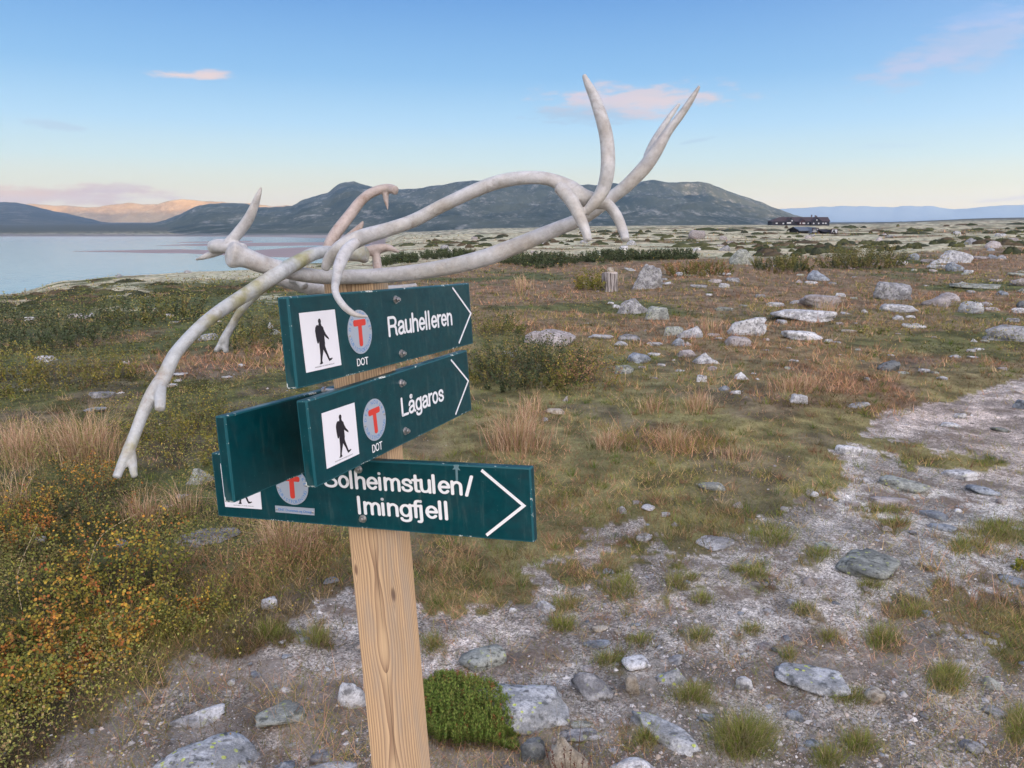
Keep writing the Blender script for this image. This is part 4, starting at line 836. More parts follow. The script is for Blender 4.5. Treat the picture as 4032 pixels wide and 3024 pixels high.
for a in [
 (2475, 2609, 1034, 1138, 'tower', 'grey', 'tall grey boulder with a sloping flat top, just right of the cut tree stump'),
 (2426, 2564, 1170, 1238, 'peak', 'grey', 'peaked grey rock on the heath below the tall boulder'),
 (2540, 2634, 1203, 1260, 'block', 'green', 'lichen-covered rock touching the right side of the peaked grey rock'),
 (2711, 2776, 905, 940, 'block', 'pink', 'far square boulder alone on the skyline of the lichen heath'),
 (2872, 2969, 979, 1042, 'round', 'green', 'rounded boulder with a yellow-green lower half, beyond the willow scrub'),
 (2867, 3012, 1242, 1319, 'tilt', 'white', 'pale slab rising to the right, above a pinkish rock'),
 (2853, 2955, 1321, 1364, 'block', 'pink', 'pinkish rock with lichen just below the tilted pale slab'),
 (3040, 3282, 1214, 1264, 'slab', 'white', 'long low whitish rock in the middle heath, widest of the pale slabs'),
 (3077, 3233, 1297, 1340, 'flat', 'white', 'low white hump of rock below the long whitish slab'),
 (2611, 2690, 1280, 1322, 'block', 'green', 'green-spotted rock at the left end of a cluster of three'),
 (2666, 2768, 1278, 1330, 'peak', 'white', 'pale rock with a dark hole in the middle of a cluster of three'),
 (2644, 2695, 1325, 1362, 'tilt', 'blue', 'bluish wedge leaning at the foot of a cluster of three'),
 (2469, 2560, 1384, 1430, 'block', 'blue', 'flat-topped bluish block in the red heath'),
 (2550, 2600, 1384, 1402, 'flat', 'white', 'thin pale slab joined to the right of the bluish block'),
 (2721, 2831, 1380, 1432, 'peak', 'white', 'white pointed rock in red grass, right of the bluish block'),
 (2404, 2493, 1431, 1472, 'round', 'green', 'lichened round rock beside the dark green bush'),
 (2662, 2740, 1374, 1406, 'tilt', 'pink', 'thin pinkish sliver of rock slanting out of red grass'),
 (2741, 2786, 1471, 1505, 'block', 'white', 'small white rock with a yellow side behind a straw tuft'),
 (2892, 2950, 1461, 1494, 'peak', 'white', 'small white peaked rock above a patch of bare soil'),
 (2316, 2414, 1313, 1334, 'flat', 'white', 'thin pale slab above the dark green bush'),
 (2434, 2520, 1311, 1340, 'round', 'grey', 'low round grey rock, right of the thin pale slab'),
 (2418, 2473, 1341, 1364, 'round', 'grey', 'small grey rock directly under the low round one'),
 (2544, 2607, 1343, 1363, 'flat', 'white', 'small white flat stone left of the bluish wedge'),
 (2054, 2265, 1287, 1360, 'round', 'pink', 'broad pinkish rock with a brown moss patch, behind the dark bush'),
 (1975, 2034, 1377, 1412, 'round', 'grey', 'smooth round grey rock half sunk in the dark bush'),
 (2815, 2886, 1203, 1226, 'flat', 'green', 'flat lichened stone between the peaked rock and the long slab'),
 (3018, 3089, 1189, 1208, 'round', 'white', 'small white hump just above the long whitish slab'),
 (2788, 2841, 1097, 1113, 'round', 'pink', 'small pinkish stone right of the tall boulder'),
 (2715, 2784, 1120, 1135, 'flat', 'grey', 'dark flat stone next to the pinkish stone near the boulder'),
 (3180, 3271, 1064, 1105, 'round', 'blue', 'rounded bluish boulder in front of the willow scrub'),
 (3168, 3218, 1103, 1118, 'flat', 'white', 'small flat white stone at the foot of the bluish boulder'),
 (3441, 3578, 1104, 1180, 'block', 'grey', 'big squarish grey boulder with a cleft, in the middle of the right heath'),
 (3631, 3736, 1153, 1206, 'peak', 'pink', 'peaked boulder, half green and half pinkish'),
 (3690, 3778, 1149, 1184, 'round', 'pink', 'lilac rock behind the right side of the peaked boulder'),
 (3776, 3865, 1183, 1234, 'round', 'white', 'white dome-shaped boulder at the right of the heath'),
 (3469, 3606, 1189, 1229, 'flat', 'white', 'mottled white rock below the big squarish boulder'),
 (3669, 3816, 988, 1037, 'peak', 'white', 'large whitish boulder near the upper right with smaller rocks in front'),
 (3654, 3732, 1039, 1058, 'flat', 'white', 'low pale rock at the front left of the large whitish boulder'),
 (3724, 3791, 1031, 1068, 'round', 'blue', 'blue-grey rock at the front right of the large whitish boulder'),
 (3570, 3616, 997, 1024, 'round', 'blue', 'round bluish rock at the right end of the willow scrub'),
 (3627, 3681, 1005, 1033, 'flat', 'pink', 'low lilac rock left of the large whitish boulder'),
 (3797, 3858, 936, 963, 'peak', 'grey', 'grey peaked boulder high on the right, left of a pinkish one'),
 (3882, 3938, 948, 977, 'round', 'pink', 'pinkish boulder high on the right by the orange heath'),
 (3886, 3917, 976, 988, 'round', 'blue', 'small bluish stone just below the pinkish high boulder'),
 (3884, 4070, 1275, 1342, 'block', 'grey', 'large speckled grey rock cut by the right edge'),
 (3555, 3641, 1273, 1294, 'flat', 'white', 'narrow white bar of rock lying in short turf'),
 (3151, 3302, 1159, 1214, 'slab', 'pink', 'long pinkish-grey rock with straw grass in front, above the white slab'),
 (3749, 3926, 1115, 1137, 'flat', 'green', 'long flat ledge of rock in the right heath'),
 (3924, 3968, 1143, 1163, 'round', 'blue', 'small bluish rock right of the white dome boulder'),
 (4004, 4060, 1182, 1214, 'round', 'dark', 'dark rock at the right edge above the speckled one'),
 (3877, 3934, 1199, 1222, 'flat', 'pink', 'low lilac stone close right of the white dome boulder'),
 (3456, 3538, 1418, 1462, 'tilt', 'dark', 'dark grey rock with a pinkish plate, in bare red soil'),
 (3808, 3848, 1394, 1412, 'flat', 'white', 'small lilac-white flat stone on green turf'),
 (3311, 3370, 1296, 1311, 'flat', 'tan', 'flat tan stone right of the low white hump'),
 (3892, 3930, 1001, 1018, 'round', 'blue', 'small blue-white stone between two lilac ones, upper right'),
 (3833, 3886, 1001, 1020, 'flat', 'pink', 'flat lilac stone right of the large whitish boulder'),
 (3976, 4050, 1096, 1127, 'round', 'pink', 'lilac rock at the right edge above the turf'),
 (3968, 4045, 1073, 1089, 'flat', 'green', 'flat greenish slab at the right edge'),
 (3391, 3414, 1218, 1233, 'round', 'white', 'tiny bright stone left of the mottled white rock'),
 (2143, 2223, 1603, 1630, 'block', 'tan', 'cream-coloured bar of stone in dry brush right of the signs'),
 (2134, 2158, 1640, 1659, 'block', 'blue', 'little blue stone under the cream bar'),
 (2213, 2240, 1556, 1580, 'peak', 'pink', 'small pinkish stone at the foot of the dark green bush'),
 (2750, 2855, 1892, 1931, 'flat', 'green', 'flat grey-green slab in the turf, middle right'),
 (2425, 2469, 1991, 2023, 'round', 'grey', 'smooth grey cobble right of the lowest board tip'),
 (2524, 2579, 1986, 2013, 'slab', 'white', 'white angular stone on the gravel, second from the board tip'),
 (2489, 2529, 1969, 1986, 'flat', 'pink', 'small cream chip above the white angular stone'),
 (2601, 2638, 2013, 2035, 'block', 'white', 'bluish-white stone at the grass edge'),
 (2735, 2888, 2103, 2168, 'tilt', 'white', 'large whitish stone pointing up to the right, on the pale gravel'),
 (2830, 2872, 1516, 1538, 'tilt', 'blue', 'small curved grey stone over dark soil'),
 (2872, 2916, 1534, 1551, 'round', 'white', 'small white stone on dark soil'),
 (3109, 3179, 1544, 1589, 'block', 'white', 'white angular rock under the straw-coloured tussock'),
 (3334, 3423, 1579, 1608, 'tilt', 'grey', 'dark-edged grey stone in the turf, middle right'),
 (3703, 3838, 1837, 1889, 'tilt', 'white', 'bright white slab slanting on the right gravel'),
 (3464, 3648, 1873, 1935, 'flat', 'green', 'broad flat greenish rock in the gravel path'),
 (3432, 3570, 1943, 1992, 'round', 'pink', 'pink arched stone in the gravel path'),
 (3290, 3388, 1747, 1793, 'slab', 'white', 'white and pink stone where turf meets gravel'),
 (3396, 3442, 1875, 1905, 'round', 'white', 'small white cobble left of the broad flat greenish rock'),
 (3616, 3724, 1986, 2041, 'flat', 'blue', 'speckled blue-grey stone in the gravel, right of the pink arch'),
 (3808, 3930, 1899, 1948, 'round', 'blue', 'bluish rock with a tan face near the right edge'),
 (3654, 3757, 2057, 2089, 'flat', 'blue', 'flat blue stone on the right gravel'),
 (3296, 3524, 2128, 2285, 'flat', 'green', 'biggest flat grey-green rock, sunk in the gravel at right'),
 (3200, 3300, 2133, 2170, 'flat', 'green', 'yellow-spotted stone against the left of the biggest flat rock'),
 (3757, 3800, 1623, 1649, 'round', 'white', 'white cobble on the upper gravel'),
 (3708, 3779, 1661, 1684, 'flat', 'white', 'flat pale stone below the white cobble on the upper gravel'),
 (3903, 3974, 1674, 1701, 'flat', 'green', 'flat greenish stone on the upper right gravel'),
 (3990, 4050, 1571, 1611, 'slab', 'blue', 'bluish rocks at the right edge of the upper gravel'),
 (1806, 1994, 2536, 2642, 'round', 'green', 'smooth grey-green rock with a flat lichened top, right of the post'),
 (1794, 2246, 2656, 2885, 'flat', 'crust', 'largest flat rock, covered with yellow-green lichen, right of the green crowberry mat'),
 (2246, 2414, 2642, 2756, 'round', 'grey', 'rounded grey-brown rock right of the largest lichened rock'),
 (2461, 2517, 2648, 2736, 'slab', 'tan', 'upright oval tan stone'),
 (2446, 2564, 2571, 2644, 'slab', 'white', 'white and pink flat stone above the oval tan one'),
 (2579, 2728, 2612, 2705, 'peak', 'crust', 'peaked pale green rock in the lower middle gravel'),
 (2462, 2783, 2830, 2945, 'slab', 'crust', 'long pale rock lying diagonally with black lichen spots', None, 'rock', [777], -.62, .40),
 (2050, 2145, 2908, 3005, 'round', 'dark', 'dark blue-grey rounded rock at the bottom edge'),
 (2125, 2320, 2870, 3050, 'peak', 'tan', 'tan and white upright rock at the bottom edge behind brown seed heads'),
 (2200, 2369, 2870, 2926, 'flat', 'grey', 'thin grey-green slab behind the tan upright rock'),
 (2241, 2332, 2840, 2874, 'flat', 'green', 'small thin slab just above the grey-green one'),
 (2400, 2604, 2985, 3075, 'round', 'white', 'bluish-white rock cut by the bottom edge'),
 (1970, 2066, 2998, 3060, 'round', 'pink', 'pink rock cut by the bottom edge'),
 (2111, 2188, 2366, 2418, 'round', 'white', 'lumpy white stone beside a small grass tuft'),
 (2294, 2405, 2515, 2550, 'slab', 'blue', 'flat blue-grey stone in the centre gravel'),
 (2364, 2423, 2545, 2585, 'peak', 'white', 'small white pointed stone below the flat blue-grey one'),
 (2629, 2684, 2577, 2619, 'tilt', 'white', 'small slanting pale stone above the peaked pale green rock'),
 (2326, 2393, 2462, 2490, 'flat', 'tan', 'low pale stone pressed in the gravel'),
 (2746, 2811, 2808, 2843, 'flat', 'blue', 'dark blue flat stone right of the long diagonal rock'),
 (3051, 3331, 2622, 2731, 'slab', 'crust', 'broad pale rock with bright lichen dots at lower right'),
 (3399, 3481, 2693, 2774, 'slab', 'tan', 'oval tan rock right of the broad pale rock'),
 (3463, 3502, 2711, 2751, 'round', 'grey', 'small grey stone touching the oval tan rock'),
 (2895, 2962, 2658, 2718, 'block', 'white', 'square whitish stone left of the broad pale rock'),
 (3095, 3162, 2797, 2837, 'block', 'blue', 'square blue stone at lower right'),
 (3159, 3226, 2906, 2943, 'round', 'blue', 'rounded blue stone near the bottom'),
 (3727, 3805, 2583, 2638, 'tilt', 'pink', 'pink-white curved stone at lower right'),
 (3867, 3950, 2661, 2716, 'round', 'green', 'round greenish stone near the right edge'),
 (3867, 3956, 2772, 2827, 'flat', 'grey', 'rough grey-lilac stone near the right edge'),
 (3777, 3861, 2911, 2966, 'round', 'grey', 'smooth grey stone at the lower right corner'),
 (3935, 4060, 2260, 2313, 'round', 'blue', 'smooth bluish rock at the right edge under yellow leaves'),
 (2984, 3036, 2524, 2561, 'slab', 'pink', 'pinkish stone next to a dark one on the gravel'),
 (3036, 3062, 2548, 2568, 'round', 'dark', 'dark red-brown stone next to the pinkish one'),
 (3162, 3212, 2271, 2308, 'round', 'pink', 'bright pink stone on the gravel'),
 (2911, 2962, 2197, 2230, 'peak', 'green', 'small grey-green stone behind a bright grass tuft'),
 (624, 1035, 2885, 3095, 'round', 'crust', 'large domed grey rock with white lichen at the bottom left'),
 (678, 884, 2791, 2864, 'round', 'white', 'white crusted rock above the large domed one'),
 (1014, 1206, 2768, 2865, 'flat', 'green', 'flat grey-green rock with a tan right end'),
 (1333, 1455, 2669, 2786, 'round', 'white', 'pale round rock half hidden behind the post'),
 (1027, 1094, 2346, 2398, 'block', 'white', 'small whitish cube-like stone on brown soil left of the post'),
 (1275, 1336, 2269, 2298, 'flat', 'blue', 'small blue stone close left of the post'),
 (895, 926, 2671, 2700, 'round', 'white', 'small white pebble-like stone on the left gravel'),
 (1052, 1190, 2976, 3050, 'peak', 'blue', 'bluish pointed rock at the bottom, left of the post'),
 (1190, 1405, 3008, 3080, 'flat', 'white', 'whitish rock top at the bottom edge touching the post'),
 (1220, 1316, 2954, 3002, 'block', 'grey', 'rough grey rock above the whitish one by the post'),
 (734, 842, 1833, 1908, 'peak', 'green', 'lichened grey rock left of the lowest board'),
 (693, 744, 1931, 1960, 'flat', 'grey', 'small flat rock below the lichened grey one'),
 (633, 703, 1975, 2006, 'flat', 'green', 'low lichened stone in the reddish grass'),
 (700, 945, 2080, 2145, 'flat', 'grey', 'wide cracked grey rock under the lowest board'),
 (446, 513, 2111, 2154, 'peak', 'blue', 'bluish rock among birch shrubs at left'),
 (133, 184, 2108, 2138, 'round', 'grey', 'small grey rock in grass near the left edge'),
 (358, 450, 1535, 1567, 'flat', 'grey', 'flat oval grey stone on the left soil strip'),
 (336, 418, 1585, 1624, 'flat', 'blue', 'flat bluish stone below the oval grey one'),
 (144, 225, 1395, 1426, 'slab', 'white', 'pale flat rock in front of the dark green willow'),
 (778, 863, 1308, 1340, 'round', 'grey', 'low round rock between the two hanging antler branches'),
 (648, 699, 1505, 1524, 'flat', 'white', 'white flat stone at the left end of the dark soil strip'),
 (667, 738, 1466, 1482, 'flat', 'white', 'thin white slab on the upper side of the dark soil strip'),
 (684, 716, 1489, 1503, 'round', 'white', 'small white curved stone on the dark soil strip'),
 (938, 966, 1431, 1444, 'round', 'white', 'small white stone at the right end of the dark soil strip'),
 (873, 917, 1475, 1490, 'flat', 'white', 'flat white stone on moss beside the dark soil strip'),
 (483, 510, 1417, 1432, 'round', 'white', 'lone white stone in green heath left of the long antler'),
 (1061, 1106, 1294, 1318, 'round', 'green', 'lichened stone close left of the top board'),
 (670, 705, 1259, 1272, 'flat', 'white', 'tiny white stone on the left heath below the shore hill'),
 (1055, 1085, 1268, 1292, 'peak', 'white', 'small black and white stone above the lichened one'),
 (266, 342, 1232, 1255, 'round', 'pink', 'dark and pale lumpy rock on the left heath'),
 ]: rock(*a)
for (x0, x1, y0, y1, l) in [(455, 481, 1078, 1092, 'boulder on the shore brow, leftmost of the bigger ones'), (570, 592, 1077, 1089, 'boulder on the shore brow, second of the bigger ones from the left'), (724, 755, 1062, 1075, 'largest boulder on the shore brow'),
    (796, 827, 1056, 1068, 'boulder on the shore brow, left of two close together'), (832, 851, 1057, 1067, 'boulder on the shore brow, right of two close together'), (177, 199, 1110, 1120, 'small boulder at the far left of the shore brow')]:
    rock(x0, x1, y0, y1, 'round', 'grey', l, 'boulders on the shore brow')
# smaller stones nothing tells apart, by the ground they lie on
def stones(n, poly, wpx, asp, label, group, mats, seed):
    r = np.random.RandomState(seed); xs = [p[0] for p in poly]; ys = [p[1] for p in poly]; k = 0; tries = 0
    while k < n and tries < 4000:
        tries += 1; x = r.uniform(min(xs), max(xs)); y = r.uniform(min(ys), max(ys))
        if not inpoly(np.array([x]), np.array([y]), poly)[0]: continue
        P = ground(x, y)[0][0]
        if any((P[0] - q[0]) ** 2 + (P[1] - q[1]) ** 2 < (q[2] * 1.3) ** 2 for q in PLACED): continue
        w = r.uniform(*wpx) * (1.35 if r.rand() < .15 else 1); h = w * r.uniform(*asp)
        rock(x - w / 2, x + w / 2, y - h, y, r.choice(['round', 'flat', 'slab', 'block', 'peak']), r.choice(mats), label, group, 'stone'); k += 1
stones(100, [(2300, 1100), (4032, 980), (4032, 1500), (2600, 1520), (2300, 1380)], (15, 46), (.22, .5), 'small pale stone in the red-brown heath', 'small stones in the heath', ['white', 'grey', 'pink', 'white', 'green'], 11)
stones(62, [(2250, 2150), (3300, 1880), (4032, 1800), (4032, 3024), (2300, 3024), (1700, 2450)], (20, 46), (.45, .75), 'small stone lying on the gravel right of the post', 'small stones on the right gravel', ['white', 'grey', 'blue', 'tan', 'pink', 'white'], 12)
stones(24, [(1350, 2380), (1400, 3024), (500, 3024), (700, 2760), (1150, 2480)], (18, 42), (.45, .75), 'small stone lying on the gravel left of the post', 'small stones on the left gravel', ['white', 'grey', 'blue', 'tan'], 13)
stones(26, [(1600, 935), (4032, 915), (4032, 985), (1600, 1010)], (16, 40), (.4, .6), 'small pale boulder out on the lichen heath', 'boulders on the lichen heath', ['white', 'grey', 'pink'], 14)
stones(14, [(0, 1180), (1050, 1150), (1050, 1250), (600, 1600), (0, 1600)], (16, 40), (.3, .5), 'small pale stone in the green heath left of the signs', 'small stones in the left heath', ['white', 'grey'], 15)

# a small stone is told apart by its colour and the named rock it lies next to
NAMES = {'white': 'pale', 'grey': 'grey', 'blue': 'bluish', 'tan': 'tan', 'pink': 'pinkish', 'green': 'greenish', 'dark': 'dark', 'crust': 'pale'}
main_refs = [q for q in REFS if not q[4].get('group')]; used = set()
for (x, y, lab, mt, o) in [q for q in REFS if q[4].get('group') and q[4].name.startswith('stone')]:
    for (rx, ry, rl, _, _) in sorted(main_refs, key=lambda q: (q[0] - x) ** 2 + (2 * (q[1] - y)) ** 2)[:6]:
        ref = rl.split(',')[0]; dx, dy = x - rx, y - ry
        if len(ref.split()) > 9 or math.hypot(dx, dy) > 330: continue
        pos_ = ('right of' if dx > 0 else 'left of') if abs(dx) > 1.3 * abs(dy) else ('below' if dy > 0 else 'above')
        l = 'small %s stone %s the %s' % (NAMES[mt], pos_, ref)
        if l not in used: used.add(l); o['label'] = l; break

# ---- cut stump with a stone behind it, little wooden frame
P = ground(2399, 1146)[0][0]; dist = (P - CAM) @ FW; u_ = dist / F
st = empty('tree_stump', (P[0], P[1], P[2]), 'grey weathered cut stump standing in red grass left of the tall boulder', 'stump')
Rw, Hs = 31 * u_, 72 * u_; V, Fc = [], []; ns = 40
for j, (zz, ff) in enumerate([(-.1, 1.06), (.05, 1.03), (.4, .98), (.8, 1.0), (.97, 1.0), (1.0, .96)]):
    for i in range(ns):
        t = 2 * PI * i / ns; q = Rw * ff * (1 + .05 * math.sin(3 * t + 1) + (.03 if i % 5 == 0 else 0) * -1.5 + .02 * math.sin(11 * t)); V.append((q * math.cos(t), q * math.sin(t), zz * Hs * (1 + .04 * math.sin(t * 2))))
Fc = [[j * ns + i, j * ns + (i + 1) % ns, (j + 1) * ns + (i + 1) % ns, (j + 1) * ns + i] for j in range(5) for i in range(ns)]
k = M('weathered_wood', .85, .15); n = k.noise(1, 4, .6, None, (28, 28, 2)); k.color(k.mix(k.rng(n, .4, .6), (.10, .085, .08), (.40, .37, .36))); k.bump(n, .6, .03)
me = bpy.data.meshes.new('trunk'); me.from_pydata(V, [], Fc); me.update(); link('trunk', me, st, k.m)
me = bpy.data.meshes.new('cut_face'); me.from_pydata([(v[0], v[1], v[2] - .002) for v in V[-ns:]], [], [list(range(ns))]); me.update(); link('cut_face', me, st, flat('cut_wood', (.50, .42, .36)))
PS = (P[0] + .02, P[1] + Rw * .1, P[2] + Hs * .99)
V_, F_ = rock_verts(28 * u_, 26 * u_, 22 * u_, 5, 'round', 3); tag(link('stone', mesh_np('stone', V_, F_, None, True), mat=RK['tan'], loc=PS), 'small round stone resting on top of the cut stump', 'stone')
P = ground(2480, 1066)[0][0]; u_ = ((P - CAM) @ FW) / F; bm = bmesh.new()
for (x0, x1, y0, y1) in ((-15, 15, -6, -3), (-15, 15, 3, 6), (-15, -12, -3, 3), (12, 15, -3, 3)):
    bmesh.ops.create_cube(bm, size=1, matrix=Matrix.Translation(((x0 + x1) / 2 * u_, (y0 + y1) * 2.2 * u_, 5 * u_)) @ Matrix.Diagonal(((x1 - x0) * u_, (y1 - y0) * 4.4 * u_, 3 * u_, 1)))
o = from_bm('wooden_frame', bm, flat('pale_board', (.42, .42, .40)), None); o.location = tuple(P); o.rotation_euler = (.12, .1, .2); tag(o, 'small pale rectangular frame lying on the grass behind the stump and boulder', 'frame')

# ================================================================== THE LODGE AND HUTS
LW = flat('dark_timber', (.020, .017, .020), .8); LR = flat('red_brown_roof', (.050, .034, .036), .8); LG = flat('grey_roof', (.11, .13, .16), .6); PAN = flat('window_glass', (.45, .47, .50), .3); CHM = flat('chimney_stone', (.12, .11, .12), .9); RDW = flat('red_timber', (.05, .022, .022), .8)
def mk(name, V, Fc, mat, par): me = bpy.data.meshes.new(name); me.from_pydata(V, [], Fc); me.update(); return link(name, me, par, mat)
def boxm(name, x0, x1, y0, y1, z0, z1, mat, par):
    v = [(x, y, z) for x in (x0, x1) for y in (y0, y1) for z in (z0, z1)]
    return mk(name, v, [(0, 1, 3, 2), (4, 6, 7, 5), (0, 4, 5, 1), (2, 3, 7, 6), (0, 2, 6, 4), (1, 5, 7, 3)], mat, par)
def gable(par, x0, x1, y0, y1, ze, zr, axis, wallm, roofm, ov=.5, z0=-.5, hipl=0):
    """gabled block; axis 'x': ridge along x, 'y': ridge along y"""
    if axis == 'x':
        ym = (y0 + y1) / 2; V = [(x0, y0, z0), (x1, y0, z0), (x1, y1, z0), (x0, y1, z0), (x0, y0, ze), (x1, y0, ze), (x1, y1, ze), (x0, y1, ze), (x0 + hipl, ym, zr - .15), (x1, ym, zr - .15)]
        mk('wall', V, [(0, 1, 5, 4), (1, 2, 6, 9, 5), (2, 3, 7, 6), (3, 0, 4, 8, 7)] if not hipl else [(0, 1, 5, 4), (1, 2, 6, 9, 5), (2, 3, 7, 6), (3, 0, 4, 7)], wallm, par)
        s = (zr - ze) / (ym - y0); R = [(x0 - ov, y0 - ov, ze - ov * s), (x1 + ov, y0 - ov, ze - ov * s), (x1 + ov, ym, zr), (x0 + hipl - ov, ym, zr), (x1 + ov, y1 + ov, ze - ov * s), (x0 - ov, y1 + ov, ze - ov * s)]
        Fr = [(0, 1, 2, 3), (3, 2, 4, 5)] + ([(0, 3, 5)] if hipl else [])
    else:
        xm = (x0 + x1) / 2; V = [(x0, y0, z0), (x1, y0, z0), (x1, y1, z0), (x0, y1, z0), (x0, y0, ze), (x1, y0, ze), (x1, y1, ze), (x0, y1, ze), (xm, y0, zr - .15), (xm, y1, zr - .15)]
        mk('wall', V, [(0, 1, 5, 8, 4), (1, 2, 6, 5), (2, 3, 7, 9, 6), (3, 0, 4, 7)], wallm, par)
        s = (zr - ze) / (xm - x0); R = [(x0 - ov, y0 - ov, ze - ov * s), (xm, y0 - ov, zr), (xm, y1, zr), (x0 - ov, y1, ze - ov * s), (x1 + ov, y0 - ov, ze - ov * s), (x1 + ov, y1, ze - ov * s)]
        Fr = [(0, 1, 2, 3), (1, 4, 5, 2)]
    n = len(R); R2 = [(x, y, z + .12) for x, y, z in R]
    return mk('roof', R2 + R, [f for f in Fr] + [tuple(n + i for i in f[::-1]) for f in Fr] + ([(0, 1, n + 1, n)] if axis == 'x' else [(0, 1, n + 1, n), (1, 4, n + 4, n + 1)]), roofm, par)
def window(par, x, y, z, w, h):
    f = boxm('window', x - w / 2 - .12, x + w / 2 + .12, y - .06, y, z - .12, z + h + .12, RDW, par); boxm('pane', x - w / 2, x + w / 2, y - .10, y - .062, z, z + h, PAN, f)
DL = 640.0; q0 = at_depth(3152, 892, DL / .98 * 1.0); U = DL / F * 1.0
zl = float(Hg(np.array([q0[0]]), np.array([q0[1]]))[0]); zl = max(zl, q0[2]) 
lo = empty('lodge', (q0[0], q0[1], q0[2] + .9), 'long dark timber mountain lodge with a red-brown roof and three gables on the horizon', 'lodge')
X = lambda px: (px - 3152) * U
boxm('foundation', X(3036), X(3267), 0, 11, -6, .1, CHM, lo)
gable(lo, X(3036), X(3267), 0, 11, 3.6, 7.0, 'x', LW, LR, .6, 0, hipl=8.5)
for (cx, hw, zr, ze, m) in ((3106, 15.5, 6.5, 3.3, LW), (3154, 11.5, 5.7, 3.1, RDW), (3211, 22, 6.8, 3.3, LW)):
    gable(lo, X(cx - hw), X(cx + hw), -2.6, 5, ze, zr, 'y', m, LR, .5, 0)
for px_, y, w, z in ((3055, 0, 1.6, 4.0), (3082, 0, 1.4, 1.1), (3100, -2.6, 3.6, 1.6), (3112, -2.6, 1.2, 3.4), (3146, -2.6, .9, 1.3), (3158, -2.6, 1.5, 1.3), (3163, -2.6, .8, 1.3), (3199, -2.6, 1.2, 1.2), (3219, -2.6, 1.2, 1.2), (3211, -2.6, .9, 4.0), (3242, 0, 1.4, 1.3), (3252, 0, 1.4, 1.3), (3182, 0, 1.0, 1.3)):
    if px_ == 3055: z, y = 1.3, 0
    window(lo, X(px_), y - .01, z, w, 1.1)
boxm('door', X(3138), X(3142), -.1, -.02, 0, 2.2, RDW, lo); boxm('porch', X(3128), X(3150), -5.2, -2.7, -.8, .05, RDW, lo)
for px_, h in ((3203, 9.0), (3218, 8.6), (3223, 8.2), (3090, 7.6)): boxm('chimney', X(px_) - .45, X(px_) + .45, 5.0, 5.9, 6.2, h, CHM, lo)
for (xa, xb, yb, dd, ax, rm, lab) in ((3143, 3211, 918, 430, 'x', LG, 'low hut with a grey-blue roof below the lodge'), (3236, 3280, 921, 430, 'x', LW, 'smaller dark hut right of the grey-roofed hut, below the lodge')):
    U2 = dd / F; c = ground((xa + xb) / 2, yb)[0][0]; dd = (c - CAM) @ FW; U2 = dd / F; w = (xb - xa) * U2; hu = empty('hut', (c[0], c[1], c[2]), lab, 'hut'); hh = (21 if rm is LG else 14) * U2
    gable(hu, -w / 2 + .4, w / 2 - .4, 0, 5, hh * .45, hh, 'x', LW, rm, .4, -2); r_ = w * .13
    gable(hu, w * .12, w / 2 - .3, -1.2, 3, hh * .3, hh * .93, 'y', LW, rm, .3, -2); window(hu, w * .3, -1.21, .15, .8, .5)

# ================================================================== VEGETATION
RS = np.random.RandomState(42)
def rn(n, a, b): return RS.uniform(a, b, n)
def pick(pal, n, jit=.18):
    pal = np.array(pal); c = pal[RS.randint(0, len(pal), n)]; return c * rn((n, 1), 1 - jit, 1 + jit)
def blades(P, Ln, Wd, lean, col, seg=1, curl=.5, az=None):
    """thin tapering blades; returns verts, faces (tris), colours"""
    n = len(P); az = rn(n, 0, 2 * PI) if az is None else az; dx, dy = np.cos(az), np.sin(az); side = rn(n, 0, PI); sx, sy = np.cos(side), np.sin(side); V, C, Fc = [], [], []
    lean = np.broadcast_to(lean, (n,))
    def pt(t):
        hz = np.sin(lean * (t + curl * t * t)) * Ln * t; vt = np.cos(lean * (t + curl * t * t) * .8) * Ln * t
        return P + np.stack([dx * hz, dy * hz, vt], 1)
    off = np.stack([sx, sy, 0 * sx], 1) * (Wd / 2)[:, None]; lev = []
    for k in range(seg):
        t = k / seg; c = pt(t); wv_ = off * (1 - .55 * t); lev += [c - wv_, c + wv_]
    lev.append(pt(1.0)); m = len(lev); V = np.stack(lev, 1).reshape(-1, 3); b = np.arange(n)[:, None] * m; F_ = []
    for k in range(seg - 1): F_ += [[2 * k, 2 * k + 1, 2 * k + 3], [2 * k, 2 * k + 3, 2 * k + 2]]
    F_.append([2 * seg - 2, 2 * seg - 1, 2 * seg]); Fc = (b[:, :, None] + np.array(F_)[None]).reshape(-1, 3)
    return V, Fc, np.repeat(col, m, 0)
def cards(P, sz, col, asp=1.0, up=.35, rnd=False):
    """small leaf faces with random tilt: quads, or six-sided when rnd"""
    n = len(P); N_ = RS.normal(size=(n, 3)); N_[:, 2] = np.abs(N_[:, 2]) + up; N_ /= np.linalg.norm(N_, axis=1)[:, None]
    A = np.cross(N_, RS.normal(size=(n, 3))); A /= np.linalg.norm(A, axis=1)[:, None]; B = np.cross(N_, A); s = (np.broadcast_to(sz, (n,)) / 2)[:, None]
    if rnd: ang = np.linspace(0, 2 * PI, 7)[:-1]; co = [(math.cos(t), math.sin(t)) for t in ang]
    else: co = [(-1, 0), (0, -.7), (1, 0), (0, .7)]
    V = np.stack([P + A * s * a + B * s * b * asp for a, b in co], 1).reshape(-1, 3); K = len(co)
    return V, (np.arange(n)[:, None] * K + np.arange(K)[None]), np.repeat(col, K, 0)
def merge(parts):
    V, Fc, C = [], [], []; b = 0
    for v, f, c in parts: V.append(v); Fc.append(f + b); C.append(c); b += len(v)
    return np.concatenate(V), np.concatenate(Fc), np.concatenate(C)
GREENG = [(.115, .155, .035), (.165, .19, .04), (.22, .205, .06), (.36, .285, .12), (.13, .14, .045)]
